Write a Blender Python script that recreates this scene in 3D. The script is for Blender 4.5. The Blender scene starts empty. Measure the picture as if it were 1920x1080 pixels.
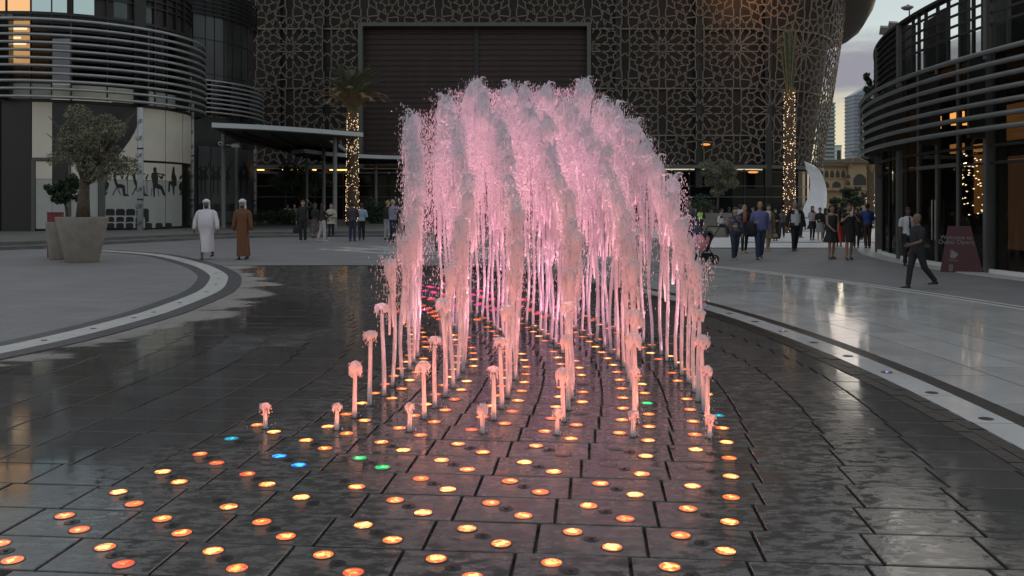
import bpy, bmesh, math, random
from mathutils import Vector, Matrix, Euler
import numpy as np
random.seed(7)
C = bpy.context.scene.collection
sc = bpy.context.scene
PI = math.pi
# ------------------------------------------------------------------ camera, light, exposure
FPX, HOR, EYE = 1700.0, 382.0, 1.65          # photo: focal length in px, horizon row, eye height
cam_d = bpy.data.cameras.new('camera'); cam = bpy.data.objects.new('camera', cam_d); C.objects.link(cam)
cam.location = (0, 0, EYE); cam.rotation_euler = (PI/2, 0, 0)
cam_d.sensor_width = 36; cam_d.lens = 36*FPX/1920; cam_d.shift_y = -(540-HOR)/1920
cam_d.clip_start = 0.05; cam_d.clip_end = 4000
sc.camera = cam
SUN_EL, SUN_AZ = math.radians(3.0), math.radians(35)     # low sun ahead, right of the view
w = bpy.data.worlds.new('World'); sc.world = w; w.use_nodes = True
def build_world():
    nt = w.node_tree; N = nt.nodes; L = nt.links; N.clear()
    out = N.new('ShaderNodeOutputWorld'); bg = N.new('ShaderNodeBackground')
    sky = N.new('ShaderNodeTexSky'); sky.sky_type = 'NISHITA'; sky.sun_disc = False
    sky.sun_elevation = SUN_EL; sky.sun_rotation = SUN_AZ; sky.air_density = 1.0; sky.dust_density = 2.2; sky.ozone_density = 1.4
    tc = N.new('ShaderNodeTexCoord'); sep = N.new('ShaderNodeSeparateXYZ'); L.new(tc.outputs['Generated'], sep.inputs[0])
    mp = N.new('ShaderNodeMapping'); mp.inputs['Scale'].default_value = (3, 3, 14); mp.inputs['Location'].default_value = (0.4, 1.3, 0.2)
    L.new(tc.outputs['Generated'], mp.inputs[0])
    nz = N.new('ShaderNodeTexNoise'); nz.inputs['Scale'].default_value = 1.6; nz.inputs['Detail'].default_value = 6; nz.inputs['Roughness'].default_value = .55
    L.new(mp.outputs[0], nz.inputs['Vector'])
    def math_(op, a, b):
        m = N.new('ShaderNodeMath'); m.operation = op
        for i, v in enumerate((a, b)):
            if isinstance(v, (int, float)): m.inputs[i].default_value = v
            else: L.new(v, m.inputs[i])
        return m.outputs[0]
    warp = math_('ADD', sep.outputs[2], math_('MULTIPLY', math_('SUBTRACT', nz.outputs['Fac'], .5), .09))
    band = N.new('ShaderNodeValToRGB'); L.new(warp, band.inputs[0])
    e = band.color_ramp.elements
    e[0].position = .098; e[0].color = (0, 0, 0, 1); e[1].position = .118; e[1].color = (1, 1, 1, 1)
    for p, v in ((.155, 1), (.176, .06), (.30, .25), (.45, .55), (.8, .45)):
        x = band.color_ramp.elements.new(p); x.color = (v, v, v, 1)
    mix = N.new('ShaderNodeMix'); mix.data_type = 'RGBA'
    L.new(band.outputs[0], mix.inputs['Factor']); 
    hs = N.new('ShaderNodeHueSaturation'); hs.inputs['Saturation'].default_value = .62; hs.inputs['Value'].default_value = 1.0
    L.new(sky.outputs[0], hs.inputs['Color'])
    # the high thin veil that greys the dusk sky all round
    veil = N.new('ShaderNodeMix'); veil.data_type = 'RGBA'; veil.inputs['Factor'].default_value = .92
    grad = N.new('ShaderNodeValToRGB'); L.new(sep.outputs[2], grad.inputs[0])
    g = grad.color_ramp.elements
    g[0].position = 0; g[0].color = (4.3, 4.0, 2.75, 1); g[1].position = .10; g[1].color = (3.9, 3.8, 2.8, 1)
    for p, c in ((.17, (3.5, 4.25, 4.3)), (.25, (3.5, 4.5, 4.9)), (1, (4.6, 5.0, 5.4))):
        x = g.new(p); x.color = (*c, 1)
    L.new(hs.outputs[0], veil.inputs['A']); L.new(grad.outputs[0], veil.inputs['B'])
    L.new(veil.outputs['Result'], mix.inputs['A']); mix.inputs['B'].default_value = (2.0, 1.98, 2.28, 1)
    L.new(mix.outputs['Result'], bg.inputs['Color']); bg.inputs['Strength'].default_value = .12
    L.new(bg.outputs[0], out.inputs[0])
build_world()
sun_d = bpy.data.lights.new('sun', 'SUN'); sun = bpy.data.objects.new('sun', sun_d); C.objects.link(sun)
sun_d.energy = .35; sun_d.angle = math.radians(50); sun_d.color = (1, .8, .6)
sun.rotation_euler = (PI/2 - SUN_EL, 0, PI - SUN_AZ)
vs = sc.view_settings
vs.view_transform = 'Standard'; vs.look = 'None'; vs.exposure = 0.4; vs.gamma = 1.0; vs.use_curve_mapping = False
sc.cycles.transparent_max_bounces = 24; sc.cycles.max_bounces = 6
sc.cycles.sample_clamp_indirect = 4.0
# ------------------------------------------------------------------ helpers
def gx(px, Y): return (px-960)/FPX*Y
def ground(px, py, z=0):
    Y = (EYE-z)*FPX/(py-HOR); return (gx(px, Y), Y)
def zat(py, Y): return EYE + (HOR-py)*Y/FPX
class MB:
    def __init__(s): s.v = []; s.f = []; s.m = []
    def face(s, idx, m=0): s.f.append(idx); s.m.append(m)
    def poly(s, pts, m=0):
        b = len(s.v); s.v += [tuple(p) for p in pts]; s.face(tuple(range(b, b+len(pts))), m)
    def box(s, a, b, m=0, M=None):
        x0, y0, z0 = a; x1, y1, z1 = b
        P = [(x0,y0,z0),(x1,y0,z0),(x1,y1,z0),(x0,y1,z0),(x0,y0,z1),(x1,y0,z1),(x1,y1,z1),(x0,y1,z1)]
        s.hexa(P, m, M)
    def hexa(s, P, m=0, M=None):
        if M is not None: P = [tuple(M @ Vector(p)) for p in P]
        k = len(s.v); s.v += [tuple(p) for p in P]
        for q in ((0,3,2,1),(4,5,6,7),(0,1,5,4),(1,2,6,5),(2,3,7,6),(3,0,4,7)): s.face(tuple(k+i for i in q), m)
    def cbox(s, c, d, m=0, M=None): s.box([c[i]-d[i]/2 for i in range(3)], [c[i]+d[i]/2 for i in range(3)], m, M)
    def prism(s, outline, z0, z1, m=0, mt=None):          # outline counter-clockwise in plan
        n = len(outline); k = len(s.v)
        s.v += [(p[0], p[1], z0) for p in outline] + [(p[0], p[1], z1) for p in outline]
        for i in range(n): s.face((k+i, k+(i+1)%n, k+n+(i+1)%n, k+n+i), m)
        s.face(tuple(k+n+i for i in range(n)), m if mt is None else mt); s.face(tuple(k+i for i in reversed(range(n))), m)
    def rings(s, R, m=0, caps=True, close=True):
        n = len(R[0]); k = len(s.v)
        for r in R: s.v += [tuple(p) for p in r]
        for j in range(len(R)-1):
            for i in range(n if close else n-1):
                a = k+j*n+i; b = k+j*n+(i+1)%n
                s.face((a, b, b+n, a+n), m)
        if caps:
            s.face(tuple(k+i for i in reversed(range(n))), m)
            s.face(tuple(k+(len(R)-1)*n+i for i in range(n)), m)
    def tube(s, pts, rad, n=8, m=0, caps=True, sx=1.0):
        pts = [Vector(p) for p in pts]
        if isinstance(rad, (int, float)): rad = [rad]*len(pts)
        R = []; up = None
        for i, p in enumerate(pts):
            t = (pts[min(i+1, len(pts)-1)]-pts[max(i-1, 0)])
            if t.length < 1e-9: t = Vector((0,0,1))
            t.normalize()
            if up is None:
                up = Vector((0,1,0)) if abs(t.y) < .9 else Vector((1,0,0))
            a = t.cross(up)
            if a.length < 1e-6: a = t.cross(Vector((1,0,0)))
            a.normalize(); b = a.cross(t).normalized(); up = b
            R.append([p + a*math.cos(2*PI*k/n)*rad[i]*sx + b*math.sin(2*PI*k/n)*rad[i] for k in range(n)])
        s.rings(R, m, caps)
    def stack(s, sec, n=16, m=0, caps=True, M=None, fold=None):   # sec: (x, y, z, rx, ry)
        R = []
        for (x, y, z, rx, ry) in sec:
            r = []
            for k in range(n):
                a = 2*PI*k/n; q = 1 if fold is None else fold(a, z)
                p = Vector((x+rx*q*math.cos(a), y+ry*q*math.sin(a), z))
                r.append(M @ p if M is not None else p)
            R.append(r)
        s.rings(R, m, caps)
    def ball(s, c, r, n=8, m=0, M=None):
        if isinstance(r, (int, float)): r = (r, r, r)
        sec = []
        for j in range(1, n):
            t = PI*j/n; sec.append((c[0], c[1], c[2]-r[2]*math.cos(t), r[0]*math.sin(t), r[1]*math.sin(t)))
        s.stack(sec, max(6, n+2), m, True, M)
    def disc(s, c, r, n=16, m=0):
        s.poly([(c[0]+r*math.cos(2*PI*k/n), c[1]+r*math.sin(2*PI*k/n), c[2]) for k in range(n)], m)
    def arc(s, c, r0, r1, a0, a1, z0, z1, n=12, m=0):      # curved slab, r0 < r1, a0 < a1
        P = []
        for i in range(n+1):
            a = a0+(a1-a0)*i/n; ca, sa = math.cos(a), math.sin(a)
            P.append([(c[0]+r0*ca, c[1]+r0*sa, z0), (c[0]+r1*ca, c[1]+r1*sa, z0), (c[0]+r1*ca, c[1]+r1*sa, z1), (c[0]+r0*ca, c[1]+r0*sa, z1)])
        s.rings(P, m, True)
    def mesh(s, name, mats, smooth=False):
        me = bpy.data.meshes.new(name); me.from_pydata(s.v, [], s.f)
        if not isinstance(mats, (list, tuple)): mats = [mats]
        for m in mats: me.materials.append(m)
        if len(mats) > 1: me.polygons.foreach_set('material_index', s.m)
        if smooth: me.polygons.foreach_set('use_smooth', [True]*len(me.polygons))
        me.update(); return me
    def build(s, name, mats, parent=None, smooth=False, loc=None):
        o = bpy.data.objects.new(name, s.mesh(name, mats, smooth)); C.objects.link(o)
        if parent is not None: o.parent = parent
        if loc is not None: o.location = loc
        return o
def tag(o, label=None, cat=None, group=None, kind=None):
    if label: o['label'] = label
    if cat: o['category'] = cat
    if group: o['group'] = group
    if kind: o['kind'] = kind
    return o
def thing(name, label, cat, loc=(0,0,0), rz=0, group=None):
    o = bpy.data.objects.new(name, None); C.objects.link(o); o.location = loc; o.rotation_euler = (0,0,rz)
    o.empty_display_size = .2
    return tag(o, label, cat, group)
def link_copy(me, name, parent=None, loc=(0,0,0), rot=(0,0,0), scale=None):
    o = bpy.data.objects.new(name, me); C.objects.link(o)
    if parent is not None: o.parent = parent
    o.location = loc; o.rotation_euler = rot
    if scale is not None: o.scale = scale
    return o
def ray_circle(px, c, r):                               # nearest hit in plan of the sight line with a round wall
    d = Vector(((px-960)/FPX, 1.0)).normalized(); c = Vector(c); b = d.dot(c); q = b*b-c.length_squared+r*r
    t = b-math.sqrt(max(q, 0)); p = d*t; a = math.atan2(p.y-c.y, p.x-c.x)
    return p, (a+2*PI if c.x > 0 and a < 0 else a)
# ------------------------------------------------------------------ materials
MATS = {}
def nodes(m):
    nt = m.node_tree; return nt, nt.nodes, nt.links, nt.nodes['Principled BSDF']
def mat(name, col, rough=.6, metal=0, noise=0, nscale=6, bump=0, bscale=30, spec=.5, emit=None, estr=0, coat=0):
    if name in MATS: return MATS[name]
    m = bpy.data.materials.new(name); m.use_nodes = True; MATS[name] = m
    nt, N, L, B = nodes(m)
    B.inputs['Base Color'].default_value = (*col, 1); B.inputs['Roughness'].default_value = rough
    B.inputs['Metallic'].default_value = metal; B.inputs['Specular IOR Level'].default_value = spec
    if coat: B.inputs['Coat Weight'].default_value = coat
    if emit: B.inputs['Emission Color'].default_value = (*emit, 1); B.inputs['Emission Strength'].default_value = estr
    if noise or bump:
        tc = N.new('ShaderNodeTexCoord')
        if noise:
            nz = N.new('ShaderNodeTexNoise'); nz.inputs['Scale'].default_value = nscale; nz.inputs['Detail'].default_value = 5
            L.new(tc.outputs['Object'], nz.inputs['Vector'])
            mr = N.new('ShaderNodeMapRange'); mr.inputs['From Min'].default_value = .3; mr.inputs['From Max'].default_value = .7
            mr.inputs['To Min'].default_value = 1-noise; mr.inputs['To Max'].default_value = 1+noise
            L.new(nz.outputs['Fac'], mr.inputs['Value'])
            mx = N.new('ShaderNodeVectorMath'); mx.operation = 'SCALE'; mx.inputs[0].default_value = col
            L.new(mr.outputs[0], mx.inputs['Scale']); L.new(mx.outputs[0], B.inputs['Base Color'])
        if bump:
            n2 = N.new('ShaderNodeTexNoise'); n2.inputs['Scale'].default_value = bscale; n2.inputs['Detail'].default_value = 4
            L.new(tc.outputs['Object'], n2.inputs['Vector'])
            bp = N.new('ShaderNodeBump'); bp.inputs['Strength'].default_value = bump; bp.inputs['Distance'].default_value = .02
            L.new(n2.outputs['Fac'], bp.inputs['Height']); L.new(bp.outputs[0], B.inputs['Normal'])
    return m
def emat(name, col, s): return mat(name, (.02,.02,.02), .4, emit=col, estr=s)
def M_node(N, L, op, a, b=None, c=None):
    m = N.new('ShaderNodeMath'); m.operation = op
    for i, v in enumerate((a, b, c)):
        if v is None: continue
        if isinstance(v, (int, float)): m.inputs[i].default_value = v
        else: L.new(v, m.inputs[i])
    return m.outputs[0]
def noise_(N, L, vec, scale, detail=4, rough=.5):
    n = N.new('ShaderNodeTexNoise'); n.inputs['Scale'].default_value = scale; n.inputs['Detail'].default_value = detail; n.inputs['Roughness'].default_value = rough
    L.new(vec, n.inputs['Vector']); return n.outputs['Fac']
def range_(N, L, v, a, b, c, d):
    m = N.new('ShaderNodeMapRange'); m.interpolation_type = 'SMOOTHSTEP'
    for k, x in zip(('From Min','From Max','To Min','To Max'), (a,b,c,d)): m.inputs[k].default_value = x
    L.new(v, m.inputs['Value']); return m.outputs[0]
def wet_stone(name, dry, wet, jet_zone=True, dry_rough=.55, wet_rough=.045, always=0.0):
    """stone slabs under a film of water: dry patches where the film has drained, ripples where the jets fall"""
    m = bpy.data.materials.new(name); m.use_nodes = True; MATS[name] = m
    nt, N, L, B = nodes(m)
    geo = N.new('ShaderNodeNewGeometry'); P = geo.outputs['Position']
    sep = N.new('ShaderNodeSeparateXYZ'); L.new(P, sep.inputs[0])
    info = N.new('ShaderNodeObjectInfo')
    # distance to the fountain strip, seen as an arc round (-15.2, 8.6)
    sub = N.new('ShaderNodeVectorMath'); sub.operation = 'SUBTRACT'; sub.inputs[1].default_value = (-15.24, 9.2, 0); L.new(P, sub.inputs[0])
    ln = N.new('ShaderNodeVectorMath'); ln.operation = 'LENGTH'; L.new(sub.outputs[0], ln.inputs[0])
    d = M_node(N, L, 'ABSOLUTE', M_node(N, L, 'SUBTRACT', ln.outputs['Value'], 15.7))
    mp = N.new('ShaderNodeMapping'); mp.inputs['Scale'].default_value = (.35, 1.0, 1); L.new(P, mp.inputs[0])
    big = noise_(N, L, mp.outputs[0], 1.1, 5, .6)
    # wet everywhere near the jets; the film breaks up several metres away and ends at the back edge
    ky = M_node(N, L, 'SUBTRACT', sep.outputs[1], 13.2)
    m_k = M_node(N, L, 'ADD', sep.outputs[0], M_node(N, L, 'ADD', 5.2, M_node(N, L, 'MULTIPLY', M_node(N, L, 'MULTIPLY', ky, ky), .0275)))
    kerb = M_node(N, L, 'MULTIPLY', range_(N, L, m_k, .2, 2.1, .8, 0), range_(N, L, sep.outputs[1], 9, 13, .35, 1))
    far = M_node(N, L, 'ADD', M_node(N, L, 'ADD', range_(N, L, d, 4.5, 8.5, 0, .8), kerb), range_(N, L, sep.outputs[1], 23.0, 25.5, 0, 1.1))
    wetv = M_node(N, L, 'SUBTRACT', M_node(N, L, 'ADD', .95+always, M_node(N, L, 'MULTIPLY', M_node(N, L, 'SUBTRACT', big, .5), 1.5)), far)
    wetm = range_(N, L, wetv, .32, .52, 0, 1)
    fine = noise_(N, L, P, 90, 4, .6); mid = noise_(N, L, P, 3.2, 5, .6)
    var = M_node(N, L, 'ADD', .62, M_node(N, L, 'ADD', M_node(N, L, 'MULTIPLY', fine, .34), M_node(N, L, 'ADD', M_node(N, L, 'MULTIPLY', M_node(N, L, 'SUBTRACT', noise_(N, L, P, 1.3, 6, .65), .2), .75), M_node(N, L, 'MULTIPLY', info.outputs['Random'], .22))))
    mx = N.new('ShaderNodeMix'); mx.data_type = 'RGBA'; mx.inputs['A'].default_value = (*dry, 1); mx.inputs['B'].default_value = (*wet, 1)
    DEFER = mx
    sc_ = N.new('ShaderNodeVectorMath'); sc_.operation = 'SCALE'; L.new(mx.outputs['Result'], sc_.inputs[0]); L.new(var, sc_.inputs['Scale'])
    L.new(sc_.outputs[0], B.inputs['Base Color'])
    # beaded water: islands of standing drops close to the jets
    bmap = N.new('ShaderNodeMapping'); bmap.inputs['Scale'].default_value = (.8, 1.5, 1); L.new(P, bmap.inputs[0]); bead_n = noise_(N, L, bmap.outputs[0], 9, 5, .68)
    near = range_(N, L, d, 1.7, 3.0, 1, 0)
    bead = M_node(N, L, 'MULTIPLY', range_(N, L, bead_n, .42, .56, 0, 1), near)
    damp = M_node(N, L, 'MULTIPLY', M_node(N, L, 'SUBTRACT', near, bead), .34 if always == 0 else 0)      # bare damp stone between the islands of film is paler
    L.new(M_node(N, L, 'MAXIMUM', M_node(N, L, 'SUBTRACT', wetm, damp), 0), mx.inputs['Factor'])
    rough = M_node(N, L, 'ADD', M_node(N, L, 'MULTIPLY', M_node(N, L, 'SUBTRACT', 1, wetm), dry_rough-wet_rough), M_node(N, L, 'ADD', wet_rough, M_node(N, L, 'MULTIPLY', range_(N, L, mid, .35, .7, 0, 1), .07)))
    rough2 = M_node(N, L, 'MAXIMUM', M_node(N, L, 'ADD', rough, M_node(N, L, 'MULTIPLY', M_node(N, L, 'SUBTRACT', near, bead), .20)), .03)
    L.new(rough2, B.inputs['Roughness'])
    rip = N.new('ShaderNodeMapping'); rip.inputs['Scale'].default_value = (1, 1, 1); L.new(P, rip.inputs[0])
    wave = noise_(N, L, rip.outputs[0], 11, 2, .5); wave2 = noise_(N, L, P, 2.2, 2, .5)
    h = M_node(N, L, 'ADD', M_node(N, L, 'MULTIPLY', M_node(N, L, 'MULTIPLY', wave, near), range_(N, L, sep.outputs[1], 7, 14, .34, .0)), M_node(N, L, 'ADD', M_node(N, L, 'MULTIPLY', bead, range_(N, L, sep.outputs[1], 7, 14, .18, .0)), M_node(N, L, 'ADD', M_node(N, L, 'MULTIPLY', fine, .012), M_node(N, L, 'MULTIPLY', wave2, .28))))
    bp = N.new('ShaderNodeBump'); bp.inputs['Strength'].default_value = .26; bp.inputs['Distance'].default_value = .009
    L.new(h, bp.inputs['Height']); L.new(bp.outputs[0], B.inputs['Normal'])
    B.inputs['IOR'].default_value = 1.45
    return m
def glass_mat(name, tint, refl=1.0, rough=.02):
    m = bpy.data.materials.new(name); m.use_nodes = True; MATS[name] = m
    nt, N, L, B = nodes(m); out = N['Material Output']; N.remove(B)
    tr = N.new('ShaderNodeBsdfTransparent'); tr.inputs[0].default_value = (*tint, 1)
    gl = N.new('ShaderNodeBsdfGlossy'); gl.inputs['Roughness'].default_value = rough; gl.inputs[0].default_value = (refl, refl, refl, 1)
    fr = N.new('ShaderNodeFresnel'); fr.inputs['IOR'].default_value = 1.6
    tc = N.new('ShaderNodeTexCoord'); nz = noise_(N, L, tc.outputs['Object'], .8, 2)
    bp = N.new('ShaderNodeBump'); bp.inputs['Strength'].default_value = .03; bp.inputs['Distance'].default_value = .1; L.new(nz, bp.inputs['Height']); L.new(bp.outputs[0], gl.inputs['Normal'])
    geo = N.new('ShaderNodeNewGeometry'); front = M_node(N, L, 'SUBTRACT', 1, geo.outputs['Backfacing'])      # the pane is a thin solid: tint and mirror once, on its near face
    tm = N.new('ShaderNodeMix'); tm.data_type = 'RGBA'; tm.inputs['A'].default_value = (1, 1, 1, 1); tm.inputs['B'].default_value = (*tint, 1); L.new(front, tm.inputs['Factor']); L.new(tm.outputs['Result'], tr.inputs[0])
    mx = N.new('ShaderNodeMixShader'); L.new(M_node(N, L, 'MULTIPLY', M_node(N, L, 'ADD', fr.outputs[0], .04), front), mx.inputs[0]); L.new(tr.outputs[0], mx.inputs[1]); L.new(gl.outputs[0], mx.inputs[2])
    L.new(mx.outputs[0], out.inputs[0]); return m
M_steel = mat('tube_steel', (.36,.355,.35), .38, .6, noise=.12, nscale=2)
M_dark_metal = mat('dark_metal', (.022,.022,.022), .45, .2, noise=.2, nscale=3)
M_darkwall = mat('dark_wall', (.022,.018,.017), .6, noise=.25, nscale=.8)
M_frame = mat('grey_frame', (.10,.095,.09), .5, .3, noise=.1, nscale=4)
M_cream = mat('cream_panel', (.68,.61,.51), .55, noise=.05, nscale=1.2)
M_greypanel = mat('grey_panel', (.40,.395,.37), .55, noise=.06, nscale=1.2)
M_black = mat('black_print', (.012,.012,.013), .5, noise=.1, nscale=3)
M_darkpanel = mat('black_panel', (.014,.013,.014), .35, noise=.2, nscale=.7)
M_pave = None
M_step = mat('step_stone', (.13,.125,.115), .6, noise=.22, nscale=1.5, bump=.2, bscale=30)
M_lightstone = mat('light_stone', (.68,.67,.66), .5, noise=.1, nscale=1.1)
M_glass = glass_mat('tinted_glass', (.34,.34,.33))
M_glass_dark = glass_mat('dark_glass', (.10,.105,.10))
M_concrete = mat('pot_concrete', (.25,.215,.18), .75, noise=.14, nscale=3.5, bump=.3, bscale=25)
M_bark = mat('bark', (.10,.075,.055), .9, noise=.35, nscale=12, bump=.9, bscale=26)
M_leaf = mat('olive_leaf', (.17,.165,.105), .6, noise=.45, nscale=5)
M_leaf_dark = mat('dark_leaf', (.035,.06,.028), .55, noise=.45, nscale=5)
M_palm = mat('palm_frond', (.12,.13,.07), .6, noise=.4, nscale=4)
M_palm_dry = mat('palm_dry_frond', (.24,.16,.075), .8, noise=.3, nscale=5)
M_white = mat('white_paint', (.72,.72,.73), .45, noise=.04, nscale=3)
M_whitec = mat('sculpture_white', (.82,.82,.84), .5, noise=.06, nscale=1.4)

def paving_mat():
    """dry granite setts: fine grain, faint joints, tone drifting from stone to stone, old splashes"""
    m = bpy.data.materials.new('grey_paving'); m.use_nodes = True; nt, N, L, B = nodes(m)
    geo = N.new('ShaderNodeNewGeometry'); P = geo.outputs['Position']
    br = N.new('ShaderNodeTexBrick'); br.inputs['Scale'].default_value = 1; br.inputs['Brick Width'].default_value = .6; br.inputs['Row Height'].default_value = .3; br.inputs['Mortar Size'].default_value = .007; br.inputs['Mortar Smooth'].default_value = .2
    br.inputs['Color1'].default_value = (.93, .93, .93, 1); br.inputs['Color2'].default_value = (1.07, 1.07, 1.07, 1); br.inputs['Mortar'].default_value = (.62, .62, .62, 1); L.new(P, br.inputs['Vector'])
    n1 = noise_(N, L, P, .55, 6, .65); n2 = noise_(N, L, P, 70, 4, .6)
    v = M_node(N, L, 'ADD', .55, M_node(N, L, 'ADD', M_node(N, L, 'MULTIPLY', n1, .55), M_node(N, L, 'MULTIPLY', n2, .36)))
    a = N.new('ShaderNodeVectorMath'); a.operation = 'SCALE'; a.inputs[0].default_value = (.20, .19, .186); L.new(v, a.inputs['Scale'])
    b = N.new('ShaderNodeVectorMath'); b.operation = 'MULTIPLY'; L.new(a.outputs[0], b.inputs[0]); L.new(br.outputs['Color'], b.inputs[1]); L.new(b.outputs[0], B.inputs['Base Color'])
    B.inputs['Roughness'].default_value = .6; bp = N.new('ShaderNodeBump'); bp.inputs['Strength'].default_value = .25; bp.inputs['Distance'].default_value = .01; L.new(n2, bp.inputs['Height']); L.new(bp.outputs[0], B.inputs['Normal'])
    return m
M_pave = paving_mat()
# ------------------------------------------------------------------ ground sheets
def xg(Y): return -15.24 + math.sqrt(max(0, 17**2-(Y-8.6)**2)) - .04*max(0, 9-Y)      # right-hand row of lights, an arc
AC = (-30.02, 8.4)                                                     # centre of the curved bands on the right
R4, R3, R2, R1, R0, ROUT = 33.28, 33.52, 33.82, 34.0, 34.0, 38.30
mb = MB(); mb.poly([(-900, -200, -.06), (900, -200, -.06), (900, 1500, -.06), (-900, 1500, -.06)])
tag(mb.build('ground', mat('ground_base', (.10,.098,.095), .8, noise=.15, nscale=.3)), kind='structure')
# grey plaza paving: everything outside the wet basin, as one sheet with a hole
left_pts = [(-7.5, -6), (-7.3, 2), (-6.9, 5), (-6.2, 8), (-5.62, 9.9), (-5.36, 11.3), (-5.24, 13.0), (-5.25, 14.17), (-5.5, 16.9), (-6.05, 19.2), (-6.8, 21.4), (-8.47, 24.8), (-11.3, 29.2), (-14.35, 31.9), (-17.2, 33.6), (-20.5, 34.6)]
def smooth_path(P, n=6):
    out = []
    for i in range(len(P)-1):
        p0, p1, p2, p3 = [Vector(P[max(0, min(len(P)-1, j))]) for j in (i-1, i, i+1, i+2)]
        for k in range(n):
            t = k/n
            out.append(.5*((2*p1)+(-p0+p2)*t+(2*p0-5*p1+4*p2-p3)*t*t+(-p0+3*p1-3*p2+p3)*t**3))
    out.append(Vector(P[-1])); return out
LP = smooth_path(left_pts)
def offset(P, d):
    out = []
    for i, p in enumerate(P):
        t = (P[min(i+1, len(P)-1)]-P[max(i-1, 0)]).normalized(); out.append(p+Vector((-t.y, t.x))*d)
    return out
def band(name, P, d0, d1, z, m, thick=.03, **kw):
    A, Bq = offset(P, d0), offset(P, d1); mb = MB()
    mb.rings([[(a.x, a.y, z-thick), (a.x, a.y, z), (b.x, b.y, z), (b.x, b.y, z-thick)] for a, b in zip(A, Bq)], 0, True)
    return tag(mb.build(name, m), kind='structure', **kw)
M_whiteband = mat('pale_band_stone', (.50,.485,.45), .45, noise=.1, nscale=5)
M_darkband = mat('dark_band_stone', (.065,.062,.062), .5, noise=.25, nscale=3)
BK = 24.2                                                              # back edge of the basin
mb = MB()
# left of the curve, from the white line outwards
O = [p for p in LP]
for a, b in zip(O[:-1], O[1:]): mb.poly([(a.x, a.y, .008), (b.x, b.y, .008), (-60, b.y+0.0001 if b is not O[-1] else 34.6, .008), (-60, a.y, .008)])
mb.poly([(-60, 34.6, .008), (O[-1].x, 34.6, .008), (-10, 34.6, .008), (-10, 90, .008), (-60, 90, .008)])
# behind the basin and between the curve and the arc
ys = [p for p in O if p.y > BK]
edge = [(ys[0].x-.2, BK, .008)] + [(p.x, p.y, .008) for p in ys]
mb.poly([(p[0], p[1], .0075) for p in edge] + [(-10, 34.6, .0075), (4, 34.6, .0075), (4, BK, .0075)])
mb.poly([(-10, 34.6, .0075), (4, 34.6, .0075), (4, 90, .0075), (-10, 90, .0075)])
# right of the arc
n = 40; prev = None
for i in range(n+1):
    a = math.radians(-24+i*62/n); p = (AC[0]+38.65*math.cos(a), AC[1]+38.65*math.sin(a))
    if prev and p[0] > 4: mb.poly([(prev[0], prev[1], .008), (60, prev[1], .008), (60, p[1], .008), (p[0], p[1], .008)])
    if p[0] > 4: last = p
    prev = p
mb.poly([(4, last[1], .008), (60, last[1], .008), (60, 200, .008), (4, 200, .008)])
tag(mb.build('plaza_paving', M_pave), kind='structure')
band('white_kerb_strip', LP, -.02, .36, .014, M_whiteband)
band('dark_kerb_strip', LP, .364, .62, .012, M_darkband)
band('dark_kerb_strip', LP, -.30, -.024, .012, M_darkband)
# ------------------------------------------------------------------ basin of dark slabs
M_wet = wet_stone('wet_dark_slab', (.22,.20,.18), (.078,.072,.068))
M_pit = mat('dark_joint_bed', (.012,.012,.012), .5)  # dark bed and grout that show in the open joints
base = MB(); base.poly([(-9, -6, -.042), (4.2, -6, -.042), (4.2, BK+.3, -.042), (-9, BK+.3, -.042)])
basin = tag(base.build('fountain_basin_paving', M_pit), kind='structure')
TA = .088; U = Vector((math.cos(TA), -math.sin(TA))); V = Vector((math.sin(TA), math.cos(TA)))
PW, PD = .536, .393
def row_anchor(k):
    Y = 4.315+.393*(k-1); return Vector((xg(Y), Y))
tile_me = MB(); tile_me.box((-PW/2+.0085, -PD/2+.003, -.04), (PW/2-.0085, PD/2-.003, 0)); 
# small bevelled arris all round so that each slab keeps its own edge
def slab(mb, w, d, h=.04, b=.004, M=None):
    P = []
    for (s, z) in ((1, -h), (1, -b), (1-2*b/min(w, d), 0)):
        P.append([Vector((x*s*w/2 if s == 1 else x*(w/2-b), y*s*d/2 if s == 1 else y*(d/2-b), z)) for x, y in ((-1,-1),(1,-1),(1,1),(-1,1))])
    if M is not None: P = [[M @ p for p in r] for r in P]
    mb.rings(P, 0, True)
sm = MB(); slab(sm, PW-.017, PD-.006); TILE = sm.mesh('paving_tile', M_wet)
M_nozzle = mat('nozzle_hole', (.012,.010,.009), .35, noise=.3, nscale=40)
nz = MB(); nz.stack([(0,0,-.03,.036,.036),(0,0,.0015,.040,.040),(0,0,.003,.037,.037)], 14); nz.stack([(0,0,.003,.012,.012),(0,0,.009,.010,.010)], 8); NOZ = nz.mesh('nozzle', M_nozzle)
tiles = []; rest = MB()
rr = random.Random(3)
def left_edge(Y):
    for a, b in zip(LP[:-1], LP[1:]):
        if a.y <= Y <= b.y: return a.x+(b.x-a.x)*(Y-a.y)/(b.y-a.y+1e-9)
    return -7.5
cand = []
for k in range(-2, 53):
    A = row_anchor(k)
    for j in range(-26, 14):
        c = A+Vector((-.1, .1))+U*PW*j
        rr_ = math.hypot(c.x-AC[0], c.y-AC[1])
        if rr_ > R4+.34 or c.x < left_edge(c.y)-.2 or c.y > BK+.2 or c.y < 3.0: continue
        if abs(c.x/c.y) > .64: continue
        cand.append((c.y, k, j, c))
cand.sort(key=lambda t: t[0]); near_tiles = {}
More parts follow.
